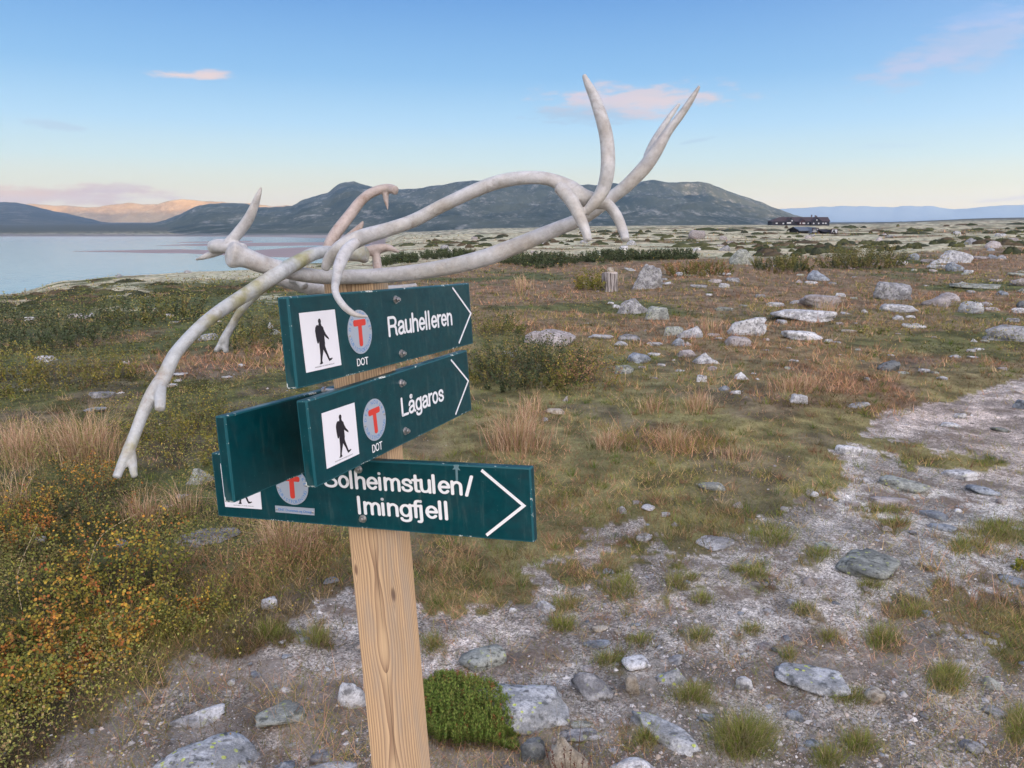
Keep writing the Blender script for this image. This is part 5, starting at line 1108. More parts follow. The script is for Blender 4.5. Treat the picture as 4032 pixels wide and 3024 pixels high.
STRAW = [(.54, .38, .24), (.47, .31, .20), (.58, .44, .30), (.40, .23, .15), (.30, .25, .10)]
REDG = [(.20, .125, .08), (.30, .205, .13), (.15, .09, .062), (.37, .275, .18), (.14, .125, .06), (.12, .12, .05)]
HEATH = [(.105, .13, .038), (.14, .16, .05), (.08, .10, .035), (.19, .18, .07), (.15, .12, .065)]
WILLOW = [(.045, .065, .035), (.065, .09, .04), (.085, .105, .05), (.04, .05, .03), (.10, .11, .06)]
BIRCH = [(.14, .165, .04), (.17, .185, .045), (.25, .22, .05), (.11, .135, .035), (.10, .12, .035), (.08, .10, .03), (.14, .15, .05)]
RUST = [(.32, .15, .045), (.24, .09, .04), (.34, .22, .05), (.25, .19, .045), (.17, .07, .035), (.17, .16, .045), (.22, .12, .05)]
for pal_, f_ in ((GREENG, (1.22, 1.08, 1.1)), (REDG, (1.48, 1.18, 1.1)), (HEATH, (1.25, 1.08, 1.0)), (BIRCH, (1.25, 1.12, .95)), (RUST, (1.4, 1.15, .95)), (STRAW, (1.08, 1.08, 1.05))):
    for i_ in range(len(pal_)): pal_[i_] = tuple(min(.8, a_ * b_) for a_, b_ in zip(pal_[i_], f_))
BIRCH += [(.38, .27, .05)]; RUST += [(.50, .33, .05)]
# --- samples spread evenly over the picture's ground, so that near plants are small and dense
NS = 330000
spx = rn(NS, -250, 4280); spy = 905 + (3250 - 905) * rn(NS, 0, 1) ** .95
SP, hit = ground(spx, spy); dist = (SP - CAM) @ FW
ok = hit & (dist < 260) & (SP[:, 2] > -12); qx_, qy_, _ = proj(SP); ok &= (np.abs(qx_ - spx) < 14) & (np.abs(qy_ - spy) < 9); SP, spx, spy, dist = SP[ok], spx[ok], spy[ok], dist[ok]
w = zones(spx + RS.normal(size=len(SP)) * 30, spy + RS.normal(size=len(SP)) * 16 * np.clip((spy - 900) / 900, .1, 1), SP[:, 0], SP[:, 1]); u1 = dist / F                      # metres per photo pixel
cum = w.cumsum(1); cum /= cum[:, -1:]; r = RS.rand(len(SP), 1); cls = (r > cum).sum(1)
tone = fbm(SP[:, 0] * .8, SP[:, 1] * .8, 3, 151); tone2 = sstep(.28, .72, fbm(SP[:, 0] * 3.4, SP[:, 1] * 3.4, 4, 161))
keep = RS.rand(len(SP)) < np.where(cls == 0, .17, np.where(cls == 1, .35, np.where(cls == 5, .10, .95)))
def sel(m): m = m & keep; return SP[m], u1[m], tone[m], tone2[m], spx[m], spy[m]
# short turf
P, u, t1, t2, a, b = sel((cls == 2) | ((cls <= 1) & (r[:, 0] < .99)))
c = pick(GREENG, len(P)); m = RS.rand(len(P)) < np.clip(.25 + (t1 - .5) * 2.2, .05, .9); c[m] = pick(REDG, m.sum()); c *= (.5 + .9 * t2)[:, None]
Ln = np.maximum(.030 * rn(len(P), .5, 1.6), 7 * u) * (.55 + .9 * t2); V, Fc, C = blades(P, Ln, np.maximum(.0016, 1.9 * u), rn(len(P), .3, 1.2), c)
tag(link('turf_grass', mesh_np('turf_grass', V, Fc, C), mat=BLADE), 'short olive and straw coloured turf between the stones', 'grass', kind='stuff')
# red-brown heath grass
P, u, t1, t2, a, b = sel(cls == 3)
P = np.repeat(P, 2, 0) + np.concatenate([rn((2 * len(P), 2), -1, 1) * np.repeat(u, 2)[:, None] * 5, np.zeros((2 * len(P), 1))], 1); u, t1, t2 = np.repeat(u, 2), np.repeat(t1, 2), np.repeat(t2, 2); P[:, 2] = Hg(P[:, 0], P[:, 1])
c = pick(REDG, len(P)); m = RS.rand(len(P)) < np.clip((t1 - .42) * 3.5, 0, .85); c[m] = pick(GREENG, m.sum()) * .85; c *= (.45 + .95 * t2)[:, None]
Ln = np.maximum(.06 * rn(len(P), .4, 1.8), 9 * u) * (.5 + t2); V, Fc, C = blades(P, Ln, np.maximum(.0018, 2.1 * u), rn(len(P), .2, 1.0), c)
tag(link('heath_grass', mesh_np('heath_grass', V, Fc, C), mat=BLADE), 'red-brown dry grass and heather covering the stony heath', 'grass', kind='stuff')
# green heath: crowberry, bilberry, dwarf birch carpet
P, u, t1, t2, a, b = sel(cls == 4)
P = np.repeat(P, 2, 0) + np.concatenate([rn((2 * len(P), 2), -1, 1) * np.repeat(u, 2)[:, None] * 6, np.zeros((2 * len(P), 1))], 1); u, t1, t2 = np.repeat(u, 2), np.repeat(t1, 2), np.repeat(t2, 2); P[:, 2] = Hg(P[:, 0], P[:, 1])
cl = fbm(P[:, 0] * 1.6, P[:, 1] * 1.6, 4, 171); hgt = (.02 + .16 * sstep(.38, .68, cl)) * np.clip(.6 + u * 200, .7, 2.2)
P = P + np.stack([0 * hgt, 0 * hgt, hgt * rn(len(P), .0, 1) ** .6], 1)
c = pick(HEATH, len(P)); m = RS.rand(len(P)) < np.clip((t1 - .50) * 3, 0, .4); c[m] = pick(BIRCH, m.sum()) * .85; c *= (.38 + 1.15 * sstep(.32, .68, cl))[:, None]
V, Fc, C = cards(P, np.maximum(.009, 5.5 * u) * rn(len(P), .6, 1.4), c)
tag(link('heath_carpet', mesh_np('heath_carpet', V, Fc, C), mat=LEAF), 'green carpet of crowberry and dwarf birch sloping to the lake', 'ground cover', kind='stuff')
# clumps in the turf and heath: each a tuft of one colour, darker at the foot, some straw
nc = 3400; a = rn(nc, -150, 4180); b = 1110 + 1500 * rn(nc, 0, 1) ** .9; Pc, h_ = ground(a, b); w4 = zones(a, b, Pc[:, 0], Pc[:, 1]); uc = ((Pc - CAM) @ FW) / F
m = h_ & (RS.rand(nc) < (w4[:, 2] + w4[:, 3] + .4 * w4[:, 4]) * (.35 + .9 * sstep(.4, .6, fbm(Pc[:, 0] * 1.2, Pc[:, 1] * 1.2, 3, 221)))); Pc, uc, w4 = Pc[m], uc[m], w4[m]; nc = len(Pc); K_ = 24
base_c = pick([(.10, .15, .03), (.15, .19, .04), (.20, .20, .05), (.34, .27, .12), (.45, .33, .18), (.30, .17, .10), (.12, .11, .04), (.22, .12, .07)], nc, .2); rc = np.maximum(.035, 9 * uc) * rn(nc, .5, 1.5)
P = np.repeat(Pc, K_, 0); of = RS.normal(size=(len(P), 2)) * np.repeat(rc, K_)[:, None] * .5; P[:, :2] += of; P[:, 2] = Hg(P[:, 0], P[:, 1]); u = np.repeat(uc, K_)
V, Fc, C = blades(P, np.maximum(.075, 16 * u) * rn(len(P), .35, 1.25), np.maximum(.0017, 1.8 * u), rn(len(P), .1, 1.0), np.repeat(base_c, K_, 0) * rn((len(P), 1), .55, 1.25), 1, .5, np.arctan2(of[:, 1], of[:, 0]) + RS.normal(size=len(P)) * .6)
tag(link('turf_clumps', mesh_np('turf_clumps', V, Fc, C), mat=BLADE), 'uneven clumps of green, straw and rust grass across turf and heath', 'grass', kind='stuff')
# grass growing up against the rocks
pp = []
for (x, y, rad) in PLACED:
    dd_ = math.hypot(x, y)
    if dd_ > 45 or dd_ < 1.5: continue
    m_ = int(np.clip(rad / dd_ * 900, 14, 90)); t = rn(m_, 0, 2 * PI); pp.append(np.stack([x + np.cos(t) * rad * rn(m_, .8, 1.25), y + np.sin(t) * rad * rn(m_, .7, 1.15), np.zeros(m_)], 1))
P = np.concatenate(pp); P[:, 2] = Hg(P[:, 0], P[:, 1]); qx_, qy_, qz_ = proj(P); w3 = zones(qx_, qy_, P[:, 0], P[:, 1]); m = RS.rand(len(P)) < np.where(w3[:, 0] + w3[:, 1] > .6, .18, .9); P = P[m]; u = qz_[m] / F
c = pick(REDG + GREENG, len(P)) * rn((len(P), 1), .5, 1.1); V, Fc, C = blades(P, np.maximum(.045 * rn(len(P), .5, 1.6), 9 * u), np.maximum(.0017, 2.0 * u), rn(len(P), .1, .9), c)
tag(link('edge_grass', mesh_np('edge_grass', V, Fc, C), mat=BLADE), 'grass growing up around the feet of the rocks', 'grass', kind='stuff')
# --- litter: dry stalks lying about, in the foreground
n = 26000; a = rn(n, -100, 4130); b = 1500 + 1550 * rn(n, 0, 1) ** .8; P, h_ = ground(a, b); u = ((P - CAM) @ FW) / F; P[:, 2] += .003
V, Fc, C = blades(P, rn(n, .012, .06) * (1 + (RS.rand(n) < .08) * 1.6), np.maximum(.0009, 1.0 * u), rn(n, 1.3, 1.55), pick([(.44, .35, .25), (.32, .24, .16), (.22, .155, .11), (.14, .10, .08)], n), 1, .02)
tag(link('plant_litter', mesh_np('plant_litter', V, Fc, C), mat=BLADE), 'dry stalks and bits of straw lying on the ground', 'litter', kind='stuff')
# --- gravel stones
n = 95000; a = rn(n, -150, 4180); b = 1450 + 1750 * rn(n, 0, 1) ** .8; P, h_ = ground(a, b); w2 = zones(a, b, P[:, 0], P[:, 1]); cl = fbm(P[:, 0] * 1.9, P[:, 1] * 1.9, 3, 181)
m = (RS.rand(n) < (w2[:, 0] * 1.1 + w2[:, 1] * .25) * (.25 + 1.3 * sstep(.4, .65, cl))); P = P[m]; n = len(P); u = ((P - CAM) @ FW) / F
OV = np.array([(1, 0, 0), (.3, .9, 0), (-.85, .5, 0), (-.7, -.7, 0), (.4, -.9, 0), (.2, .1, .75), (-.35, -.1, .6)]); OF = np.array([(0, 1, 5), (1, 6, 5), (1, 2, 6), (2, 3, 6), (3, 4, 6), (4, 5, 6), (4, 0, 5)])
sz = np.maximum(.0022, 1.1 * u) * np.exp(RS.normal(size=n) * .7) * .95; sz = np.minimum(sz, .018 + 2 * u); an = rn(n, 0, 2 * PI); ca, sa = np.cos(an), np.sin(an)
Q = OV[None] * sz[:, None, None] * (1 + .35 * rn((n, 7, 3), -1, 1)) * np.stack([rn(n, .8, 1.4), rn(n, .7, 1), rn(n, .6, 1.1)], 1)[:, None]
V = np.stack([Q[..., 0] * ca[:, None] - Q[..., 1] * sa[:, None], Q[..., 0] * sa[:, None] + Q[..., 1] * ca[:, None], Q[..., 2]], -1) + P[:, None]; V[..., 2] -= (sz * .12)[:, None]
c = pick([(.44, .42, .41), (.32, .295, .28), (.60, .575, .56), (.22, .20, .19), (.40, .33, .27), (.26, .28, .31), (.48, .41, .37), (.12, .11, .105)], n)
tag(link('gravel', mesh_np('gravel', V.reshape(-1, 3), (np.arange(n)[:, None, None] * 7 + OF[None]).reshape(-1, 3), np.repeat(c, 7, 0)), mat=leafmat('gravel_stone', .8)), 'loose pale gravel and grit on the worn path', 'gravel', kind='stuff')
# --- low dark mounds out on the pale lichen heath
n = 1000; a = rn(n, -100, 4150); b = np.interp(a, [-100, 200, 500, 900, 1300, 1500, 1700, 2900, 4150], [1150, 1120, 1092, 1070, 1045, 985, 932, 898, 880]) + 115 * rn(n, 0, 1) ** .8; P, h_ = ground(a, b); qx_, qy_, _ = proj(P); h_ &= (np.abs(qx_ - a) < 20) & (np.abs(qy_ - b) < 8); d_ = (P - CAM) @ FW
lim = np.interp(a, [-100, 900, 1500, 1700, 4150], [1120, 1060, 990, 912, 905]); m = h_ & (d_ < 420) & (d_ > 18) & (P[:, 2] > -9) & (fbm(P[:, 0] * .05, P[:, 1] * .05, 3, 7) > .42)
P, d_ = P[m], d_[m]; n = len(P); u = d_ / F; parts = []; cparts = []
for i in range(n):
    if P[i, 0] / P[i, 1] < -.17 and RS.rand() < .55: continue
    W_ = np.clip(rn(1, 12, 60)[0] * (1.6 if RS.rand() < .15 else 1) * u[i], .5, 16); D_ = W_ * rn(1, .5, 1.3)[0] * (1 + u[i] * 8); lf_ = P[i, 0] / P[i, 1] < -.17; W_ *= 1.5 if lf_ else 1; H_ = (.45 if lf_ else 1) * min(max(7 * u[i], .22), 1.4) * rn(1, .6, 1.3)[0]
    t = np.linspace(0, 2 * PI, 13)[:-1]; rr_ = 1 + .25 * RS.normal(size=12); rings = []
    for q, hh in ((1.0, -.3), (.8, .5), (.45, .9), (.0, 1.0)): rings.append(np.stack([P[i, 0] + W_ / 2 * q * rr_ * np.cos(t), P[i, 1] + D_ / 2 * q * rr_ * np.sin(t), P[i, 2] + H_ * hh * (1 + .15 * RS.normal(size=12))], 1))
    V = np.concatenate(rings); Fc = np.array([[j * 12 + q, j * 12 + (q + 1) % 12, (j + 1) * 12 + (q + 1) % 12, (j + 1) * 12 + q] for j in range(3) for q in range(12)]); cc = pick([(.055, .062, .03), (.075, .078, .036), (.045, .05, .03), (.09, .07, .045)], 1, .1)
    parts.append((V, Fc, np.repeat(cc, len(V), 0) * rn((len(V), 1), .7, 1.3)))
    m_ = 45; q = np.sqrt(rn(m_, 0, 1)); tt = rn(m_, 0, 2 * PI); cp = np.stack([P[i, 0] + W_ / 2 * q * np.cos(tt) * 1.05, P[i, 1] + D_ / 2 * q * np.sin(tt) * 1.05, P[i, 2] + H_ * (1.0 - q ** 2.5)], 1)
    parts.append(cards(cp, np.full(m_, max(.05, 3.4 * u[i])), np.repeat(cc, m_, 0) * rn((m_, 1), .6, 1.7)))
V, Fc, C = merge(parts); tag(link('heath_mounds', mesh_np('heath_mounds', V, Fc, C), mat=LEAF), 'dark low mounds of dwarf shrubs dotting the pale lichen heath', 'ground cover', kind='stuff')

# --- named bushes
def stem_mesh(segs, par, col=(.10, .065, .05)):
    n = len(segs); A = np.array([s_[0] for s_ in segs]); B = np.array([s_[1] for s_ in segs]); w_ = np.array([s_[2] for s_ in segs])[:, None]
    D = B - A; X1 = np.cross(D, [0, 1, .2]); X1 /= np.linalg.norm(X1, axis=1)[:, None] + 1e-9; X2 = np.cross(D, X1); X2 /= np.linalg.norm(X2, axis=1)[:, None] + 1e-9
    V = np.stack([A + X1 * w_, A - X1 * w_ * .5 + X2 * w_ * .87, A - X1 * w_ * .5 - X2 * w_ * .87, B], 1).reshape(-1, 3); b = np.arange(n)[:, None, None] * 4
    Fc = (b + np.array([[0, 1, 3], [1, 2, 3], [2, 0, 3]])[None]).reshape(-1, 3)
    return tag(link('stems', mesh_np('stems', V, Fc, np.repeat(np.array([col]), len(V), 0)), par, BLADE), kind='stuff' if par is not None else None)
def bush(name, cat, label, px, pyb, wpx, dep, hgt, nst, pal, pal2, mixf, leaf, per=34, rnd=True, group=None, lean=.5, seed=0):
    """px, pyb: middle of its front edge; wpx: width in photo pixels; dep: depth m; hgt: height m"""
    global RS
    sv_ = RS; RS = np.random.RandomState(seed + 900)
    P0 = ground(px, pyb)[0][0]; u = ((P0 - CAM) @ FW) / F; W = wpx * u / 2; yaw = math.atan2(P0[0], P0[1]); fx, fy = math.sin(yaw), math.cos(yaw)
    e = empty(name, tuple(P0), label, cat, group)
    q = np.sqrt(rn(nst, 0, 1)); t = rn(nst, 0, 2 * PI); lx_ = q * np.cos(t) * W; ly_ = q * np.sin(t) * dep / 2 + dep / 2
    B = np.stack([P0[0] + fy * lx_ + fx * ly_, P0[1] - fx * lx_ + fy * ly_], 1); z = Hg(B[:, 0], B[:, 1]); loc = np.stack([B[:, 0] - P0[0], B[:, 1] - P0[1], z - P0[2]], 1)
    cn = fbm(B[:, 0] * 5, B[:, 1] * 5, 3, 5 + seed); hs = hgt * (1.05 - .45 * q ** 2) * (.35 + 1.3 * sstep(.3, .7, cn)) * rn(nst, .6, 1.35); hs = np.minimum(hs, hgt * 1.12)
    dirx = (lx_ / W) * lean + rn(nst, -.35, .35); diry = ((ly_ - dep / 2) / (dep / 2)) * lean + rn(nst, -.35, .35); segs, LP, LC = [], [], []
    for i in range(nst):
        d = np.array([fy * dirx[i] + fx * diry[i], -fx * dirx[i] + fy * diry[i], 1.0]); d /= np.linalg.norm(d); tip = loc[i] + d * hs[i] + np.array([0, 0, -.08 * hs[i]])
        mid = loc[i] + d * hs[i] * .5 + RS.normal(size=3) * .05 * hs[i]; segs += [(loc[i] - [0, 0, .01], mid, max(.0016, .45 * u)), (mid, tip, max(.0012, .38 * u))]
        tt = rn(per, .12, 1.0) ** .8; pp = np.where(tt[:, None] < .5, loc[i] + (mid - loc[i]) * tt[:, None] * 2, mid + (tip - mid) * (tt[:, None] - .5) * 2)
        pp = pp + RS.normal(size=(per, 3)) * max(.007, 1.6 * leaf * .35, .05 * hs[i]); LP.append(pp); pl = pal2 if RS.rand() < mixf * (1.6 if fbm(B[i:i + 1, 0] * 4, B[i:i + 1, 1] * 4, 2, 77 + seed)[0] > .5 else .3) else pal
        b_ = pick(pl, 1, .1); LC.append((pick(pl, per, .22) * .5 + b_ * .5) * (.55 + .6 * tt)[:, None] ** .5)  # leaves low on the stem darkened: shade inside the bush put into colour
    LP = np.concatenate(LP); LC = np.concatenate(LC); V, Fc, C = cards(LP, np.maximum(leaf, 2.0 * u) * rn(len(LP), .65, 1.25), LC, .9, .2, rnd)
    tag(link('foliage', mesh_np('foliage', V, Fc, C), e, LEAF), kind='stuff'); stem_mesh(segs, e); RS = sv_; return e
BG = 'autumn dwarf birch bushes at the lower left'
bush('dwarf_birch', 'bush', 'rust-orange dwarf birch in the lower left corner', 260, 2760, 560, .62, .28, 170, RUST, BIRCH, .6, .0115, 26, group=BG, seed=1)
bush('dwarf_birch', 'bush', 'yellow-green dwarf birch cut by the left edge at the bottom', 20, 2960, 200, .35, .20, 80, BIRCH, RUST, .25, .0105, 26, group=BG, seed=2)
bush('dwarf_birch', 'bush', 'olive and yellow dwarf birch above the rust-orange one', 470, 2470, 400, .60, .32, 130, BIRCH, RUST, .3, .0115, 26, group=BG, seed=3)
bush('dwarf_birch', 'bush', 'green dwarf birch at the left edge, above the olive and yellow one', 120, 2400, 460, .65, .24, 120, HEATH, BIRCH, .5, .0105, 28, group=BG, seed=4)
bush('dwarf_birch', 'bush', 'upright sprig of dwarf birch with bright orange leaves', 765, 2455, 70, .08, .26, 9, RUST[:3], RUST, .2, .0085, 40, group=BG, lean=.1, seed=5)
bush('dwarf_birch', 'bush', 'small olive dwarf birch around the bright orange sprig', 750, 2520, 260, .30, .15, 90, BIRCH, HEATH, .4, .008, 30, group=BG, seed=6)
bush('dwarf_birch', 'bush', 'green bush with orange twigs at the left, left of the antler tip', 330, 2130, 420, .9, .24, 170, HEATH, RUST, .28, .009, 30, group=BG, seed=7)
bush('dwarf_birch', 'bush', 'yellowing dwarf birch at the far left edge', 40, 2190, 260, .6, .22, 90, BIRCH, RUST, .4, .009, 30, group=BG, seed=8)
BH = 'green bushes on the left heath'
bush('dwarf_birch', 'bush', 'large green and yellow bush between the long antler and the boards', 770, 1850, 430, 1.3, .34, 210, HEATH, BIRCH, .4, .011, 30, group=BH, seed=9)
bush('dwarf_birch', 'bush', 'green-yellow bush left of the long antler, above the straw grass', 350, 1540, 360, 1.5, .36, 170, HEATH, BIRCH, .45, .014, 28, group=BH, seed=10)
bush('dwarf_birch', 'bush', 'green bush at the left edge behind the straw grass', 60, 1570, 240, 1.4, .34, 110, HEATH, BIRCH, .45, .014, 28, group=BH, seed=11)
bush('willow_bush', 'bush', 'wide dark green willow thicket with a silvery crown at left', 220, 1392, 560, 3.0, .60, 240, WILLOW, WILLOW, .3, .022, 30, group=BH, seed=12)
bush('willow_bush', 'bush', 'dark green willow thicket behind the hanging end of the left antler', 1000, 1400, 260, 2.0, .35, 110, HEATH, WILLOW, .4, .02, 26, group=BH, seed=13)
bush('willow_bush', 'bush', 'dark green thicket on the near side of the shore hill', 600, 1290, 420, 3.0, .5, 150, WILLOW, HEATH, .4, .03, 26, group=BH, seed=14)
BR_ = 'dark green bushes right of the boards'
bush('willow_bush', 'bush', 'large dark green bush right of the second board', 2080, 1550, 520, 1.7, .36, 420, WILLOW, HEATH, .35, .016, 36, group=BR_, seed=15)
bush('dwarf_birch', 'bush', 'olive-brown bush joined to the right side of the large dark one', 2300, 1560, 260, .9, .36, 130, BIRCH, REDG, .35, .012, 30, group=BR_, seed=16)
bush('willow_bush', 'bush', 'small green bush just right of the top board tip', 1975, 1345, 170, 1.2, .40, 90, HEATH, WILLOW, .4, .017, 30, group=BR_, seed=17)
bush('willow_bush', 'bush', 'broad willow scrub behind the rounded bluish boulder', 3390, 1062, 330, 4.5, .85, 260, HEATH, WILLOW, .4, .03, 64, group=BR_, seed=18)
bush('willow_bush', 'bush', 'low willow scrub left of the broad one', 3085, 1078, 240, 3.5, .5, 150, HEATH, WILLOW, .4, .03, 60, group=BR_, seed=19)
bush('willow_bush', 'bush', 'low scrub between the tall boulder and the rounded yellow-green boulder', 2750, 1095, 260, 3.0, .38, 140, HEATH, REDG, .4, .03, 68, group=BR_, seed=20)
bush('willow_bush', 'bush', 'yellow-green bush directly left of the stump', 2325, 1150, 110, 1.5, .50, 80, BIRCH, HEATH, .4, .035, 28, group=BR_, seed=21)
bush('willow_bush', 'bush', 'yellow-leaved sprig at the right edge above the smooth bluish rock', 4030, 2262, 60, .1, .08, 16, [(.30, .32, .04), (.20, .26, .03)], BIRCH, .2, .012, 18, seed=22)
for i, (px_, py_, w_, l_) in enumerate([(1560, 1040, 190, 'dark scrub patch seen under the straight antler, left'), (1760, 1020, 220, 'dark scrub patch in the dip above the straight antler'), (2130, 1060, 330, 'dark scrub patch in the dip right of the straight antler'), (2420, 1035, 240, 'dark scrub patch below the two broken tines'), (2640, 1025, 230, 'dark scrub patch in the dip, farthest right')]):
    bush('willow_bush', 'bush', l_, px_, py_, w_, 8, .50, 190, WILLOW, WILLOW, .3, .075, 55, False, 'dark scrub in the dip before the lichen heath', seed=30 + i)

# --- crowberry mat beside the post: short upright sprigs with needle whorls
P0 = ground(1860, 2960)[0][0]; e = empty('crowberry_mat', tuple(P0), 'bright green crowberry mat with reddish tips, right against the post', 'shrub')
V_, F_, C_ = [], [], []; parts = []; n = 900; k_ = 0; segs = []
a = rn(4000, 1640, 2040); b = rn(4000, 2690, 2960); m = (((a - 1820) / 215) ** 2 + ((b - 2840) / 150) ** 2 + .25 * (a - 1820) / 215 * -(b - 2840) / 150 * 4 * .9) < 1.0; a, b = a[m][:1250], b[m][:1250]
P, _ = ground(a, b); u = .0008; n = len(P)
ed = 1 - (((a - 1820) / 225) ** 2 + ((b - 2840) / 160) ** 2); P = P - P0; ed = ed + .5 * (fbm(a * .02, b * .03, 3, 5) - .5); hh = .012 + .085 * np.sqrt(np.clip(ed, 0, 1)) * rn(n, .75, 1.15)
redm = (RS.rand(n) < .04) | (((a - 1860) ** 2 / 3600 + (b - 2725) ** 2 / 900 < 1) & (RS.rand(n) < .6))
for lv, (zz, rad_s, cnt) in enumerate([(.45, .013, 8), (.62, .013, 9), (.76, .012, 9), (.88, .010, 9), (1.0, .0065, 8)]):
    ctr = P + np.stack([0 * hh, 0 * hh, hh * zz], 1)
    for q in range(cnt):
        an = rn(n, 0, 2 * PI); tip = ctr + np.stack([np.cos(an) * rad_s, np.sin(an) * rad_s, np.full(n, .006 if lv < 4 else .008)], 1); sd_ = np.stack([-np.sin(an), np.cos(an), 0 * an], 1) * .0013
        V = np.stack([ctr - sd_, ctr + sd_, tip], 1).reshape(-1, 3); c = pick([(.11, .175, .03), (.15, .21, .04), (.08, .13, .03), (.21, .25, .06), (.17, .15, .045)], n, .3) * (.3 + .8 * zz); c[redm] = pick([(.25, .09, .05), (.30, .14, .05)], redm.sum()) * (.5 + .5 * zz)  # lower whorls get darker needles, painted shade between the sprigs
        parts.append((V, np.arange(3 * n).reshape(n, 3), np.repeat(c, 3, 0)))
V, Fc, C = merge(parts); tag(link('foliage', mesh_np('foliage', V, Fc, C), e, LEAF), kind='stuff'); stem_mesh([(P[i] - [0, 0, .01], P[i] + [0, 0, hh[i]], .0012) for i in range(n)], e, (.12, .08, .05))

# --- grass tufts on the gravel, tussocks and seed heads
def tuft(name, label, cat, px0, px1, py0, py1, n, Lm, pal, palb, group=None, lean=(.1, .8), seg=2, wd=.0013, seed=0, heads=0, hcol=None):
    global RS
    sv_ = RS; RS = np.random.RandomState(seed + 4000); Lm *= rn(1, .75, 1.35)[0]; P0 = ground((px0 + px1) / 2, py1)[0][0]; u = ((P0 - CAM) @ FW) / F
    a = (px0 + px1) / 2 + RS.normal(size=n) * (px1 - px0) * .23; b = (py0 + py1) / 2 + RS.normal(size=n) * (py1 - py0) * .20; P, _ = ground(a, b); P = P - P0
    az = np.arctan2(P[:, 1] - P[:, 1].mean() + 1e-5, P[:, 0] - P[:, 0].mean() + 1e-5) + RS.normal(size=n) * .9
    c = pick(pal, n); m = RS.rand(n) < .45; c[m] = pick(palb, m.sum())
    V, Fc, C = blades(P, Lm * rn(n, .25, 1.0) ** .8 * 1.25, np.full(n, max(wd, 1.5 * u)), rn(n, *lean), c, seg, .5, az)
    o = empty(name, tuple(P0), label, cat, group); tag(link('blades', mesh_np('blades', V, Fc, C), o, BLADE), kind='stuff')
    if heads:
        V, Fc, C = cards(RS.normal(size=(heads, 3)) * [(px1 - px0) * u * .32, (py1 - py0) * u * .3, Lm * .15] + [0, 0, Lm * .75], np.full(heads, max(.006, 2.5 * u)), pick(hcol or STRAW, heads)); tag(link('seed_heads', mesh_np('seed_heads', V, Fc, C), o, LEAF), kind='stuff')
    RS = sv_; return o
WHERE = ['left of the small pink stone', 'beside the lumpy white stone', 'greenest near the middle of the path', 'tiny one next to the greenest middle one', 'below the greenest middle one', 'below the lumpy white stone', 'nearest the right side of the post',
 'above the white and pink flat stone', 'right of the two above the pink-white stone', 'between the flat blue-grey stone and the rounded rock', 'right of the peaked pale green rock', 'left of the long diagonal rock', 'large one at the bottom, right of the long diagonal rock',
 'bright one in front of the small grey-green stone', 'against the left of the biggest flat rock', 'small bright one in the lower right', 'brightest and tallest in the lower right', 'spiky one above the broad pale rock', 'touching the lower right of the broad pale rock', 'bright one left of the round greenish stone',
 'bright yellow-green at the bottom edge', 'olive one left of the bright yellow-green one at the bottom', 'cut by the right edge near the bottom', 'sparse one below the pink stone', 'pale one left of the spiky one', 'left of the yellow-spotted stone', 'wide one at the right edge above the yellow sprig',
 'under the pink arched stone', 'right below the one under the pink arched stone', 'above the biggest flat rock, to its right', 'on the gravel left of the post', 'small one farther left of the post', 'tiny one left of the bright one by the grey-green stone', 'thin and brownish under the biggest flat rock', 'at the left end of the big turf patch on the right']
for i, ((x0, x1, y0, y1, gr, Lb), wh) in enumerate(zip(TUFTS, WHERE)):
    pal = [(.14 + .08 * gr, .18 + .10 * gr, .035), (.19, .20, .05), (.13, .16, .04)]
    tuft('grass_tuft', 'grass tuft ' + wh, 'grass tuft', x0, x1, y0, y1, int(150 + (x1 - x0) * (y1 - y0) / 26), Lb * .9, pal, [(.30, .26, .11), (.42, .33, .19), (.21, .20, .06), (.26, .18, .11)], 'grass tufts on the gravel', (.15, 1.15), 2, .0013, i)
TG = 'straw-coloured tussocks'
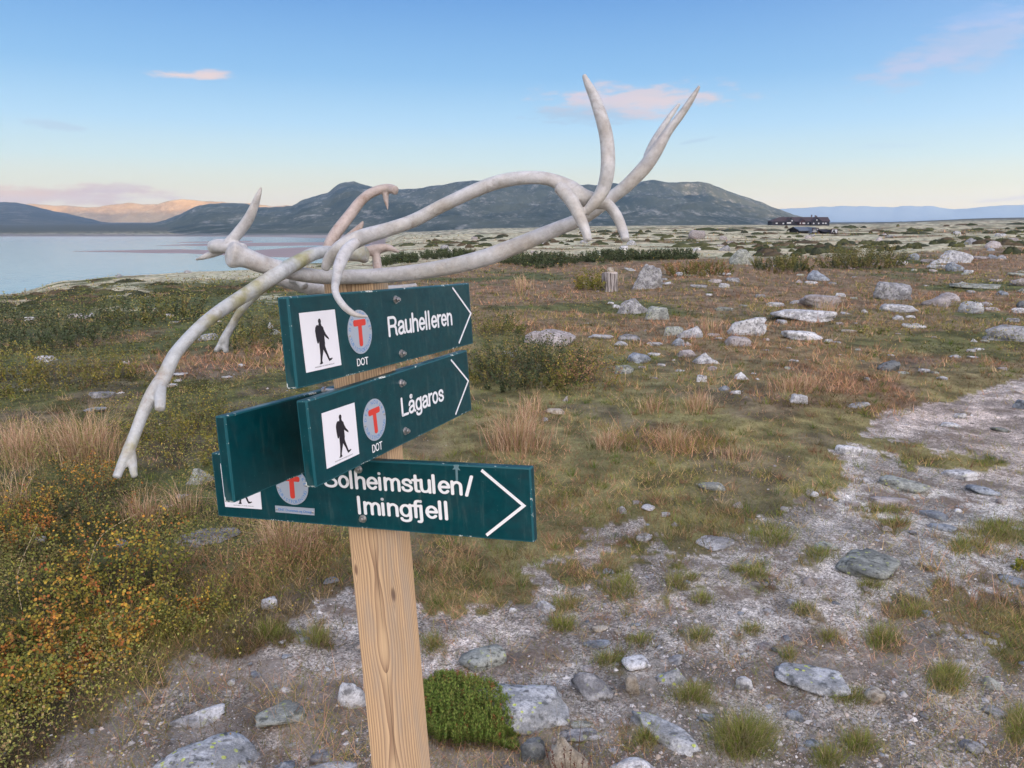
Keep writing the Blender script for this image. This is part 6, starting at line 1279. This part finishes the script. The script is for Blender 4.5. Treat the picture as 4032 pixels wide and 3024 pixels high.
for i, (x0, x1, y0, y1, n, L_, lab, hd) in enumerate([
 (1010, 1230, 2130, 2220, 800, .26, 'big pinkish straw tussock directly under the lowest board, left of the post', 0),
 (1180, 1330, 2080, 2150, 260, .16, 'greener tussock between the straw one and the post', 0),
 (880, 1010, 2010, 2090, 240, .24, 'thin reddish tussock at the lower left corner of the lowest board', 0),
 (480, 650, 2010, 2090, 420, .20, 'orange-pink tussock below the forked antler tip', 0),
 (640, 800, 1990, 2060, 250, .18, 'pale pink tussock right of the orange-pink one', 20),
 (180, 500, 1720, 1870, 1500, .26, 'wide pinkish straw stand at left, above the green bush', 0),
 (-20, 200, 1690, 1900, 1100, .30, 'dry straw stand at the far left edge', 0),
 (-40, 150, 1930, 2060, 240, .26, 'loose arching stalks at the left edge over the green bush', 0),
 (1920, 2150, 1710, 1800, 1100, .28, 'tall pinkish straw tussock right of the lowest board top', 0),
 (2030, 2150, 1590, 1680, 260, .18, 'short reddish tussock below the dark green bush', 40),
 (2340, 2440, 1730, 1790, 260, .15, 'orange straw tussock in turf, second right of the boards', 0),
 (2600, 2700, 1730, 1790, 220, .14, 'olive and straw tussock right of the orange one', 0),
 (2690, 2800, 1580, 1640, 360, .24, 'tall orange-straw tussock in the middle distance', 0),
 (2520, 2620, 1590, 1640, 220, .17, 'rust-red tussock left of the tall orange-straw one', 0),
 (3030, 3240, 1500, 1560, 620, .16, 'wide straw tussock above the white angular rock', 60),
 (2780, 3020, 1770, 1830, 300, .08, 'flattened golden grass in the turf right of the boards', 0),
 (3200, 3320, 1215, 1260, 200, .24, 'straw tussock in front of the long pinkish-grey rock', 0),
 (2740, 2850, 1280, 1330, 180, .28, 'pale grass stalks between the cluster of three rocks and the tilted slab', 0),
 (2000, 2100, 1090, 1180, 200, .30, 'light brown grass right of the top board tip', 0),
 (1400, 1500, 1240, 1300, 60, .2, 'thin grass behind the top board', 0),
 (2330, 2450, 1090, 1130, 200, .34, 'pink-brown grass around the foot of the stump', 0)]):
    tuft('tussock', lab, 'tussock', x0, x1, y0, y1, int(n * .8), L_, STRAW, [(.42, .23, .15), (.34, .18, .12), (.17, .19, .05), (.46, .30, .21)], TG, (.05, .95), 2, .0013, 100 + i, hd)
# dark seed stalks at the bottom edge
P0 = ground(2230, 3200)[0][0]; e = empty('sedge', tuple(P0), 'dark brown sedge stalks with pointed seed heads at the bottom edge', 'plant')
parts, hp = [], []; tips = [(2143, 2925), (2170, 2940), (2222, 2925), (2250, 2938), (2210, 2985), (2296, 2760), (2305, 2955), (2262, 2990), (2330, 2965), (2160, 2975)]
for i, (tx, ty) in enumerate(tips):
    bs = ground(2200 + i * 9, 3190)[0][0] - P0; tp = at_depth(tx, ty, 1.9) - P0; V = []
    segs = [(bs, bs + (tp - bs) * .6 + [.004, 0, .004], .0016), (bs + (tp - bs) * .55 + [.004, 0, .004], tp, .0014)]; parts += segs
    if i != 5: hp += [(tp + (bs - tp) * (.05 + .014 * j) + RS.normal(size=3) * .0012) for j in range(12)]
stem_mesh(parts, e, (.11, .06, .045)); hp = np.array(hp); V, Fc, C = cards(hp, np.full(len(hp), .009), pick([(.09, .04, .03), (.16, .08, .05)], len(hp)), .5); tag(link('seed_heads', mesh_np('seed_heads', V, Fc, C), e, LEAF), kind='stuff')
# long arching single stalks
for i, (p0, pm, p1, dd, lab) in enumerate([((345, 2240), (400, 2110), (545, 2018), 2.55, 'single long straw stalk arching below the forked antler tip'), ((85, 2400), (70, 2260), (150, 2060), 2.4, 'single tall curved stalk at the left edge'),
    ((2500, 1670), (2470, 1600), (2400, 1545), 6.0, 'thin leaning straw stalk right of the dark bush'), ((1935, 2660), (1935, 2600), (1930, 2550), 2.75, 'single upright dry stalk in front of the smooth grey-green rock')]):
    c = cr_spline([(*p0, dd), (*pm, dd - .03), (*p1, dd - .05)], 8); Q = at_depth(c[:, 0], c[:, 1], c[:, 2]); o = stem_mesh([(Q[j], Q[j + 1], .0013 * dd / 2.4) for j in range(len(Q) - 1)], None, (.46, .36, .23)); o.name = 'grass_stalk'; o.data.name = 'grass_stalk'; tag(o, lab, 'stalk', 'single dry stalks')
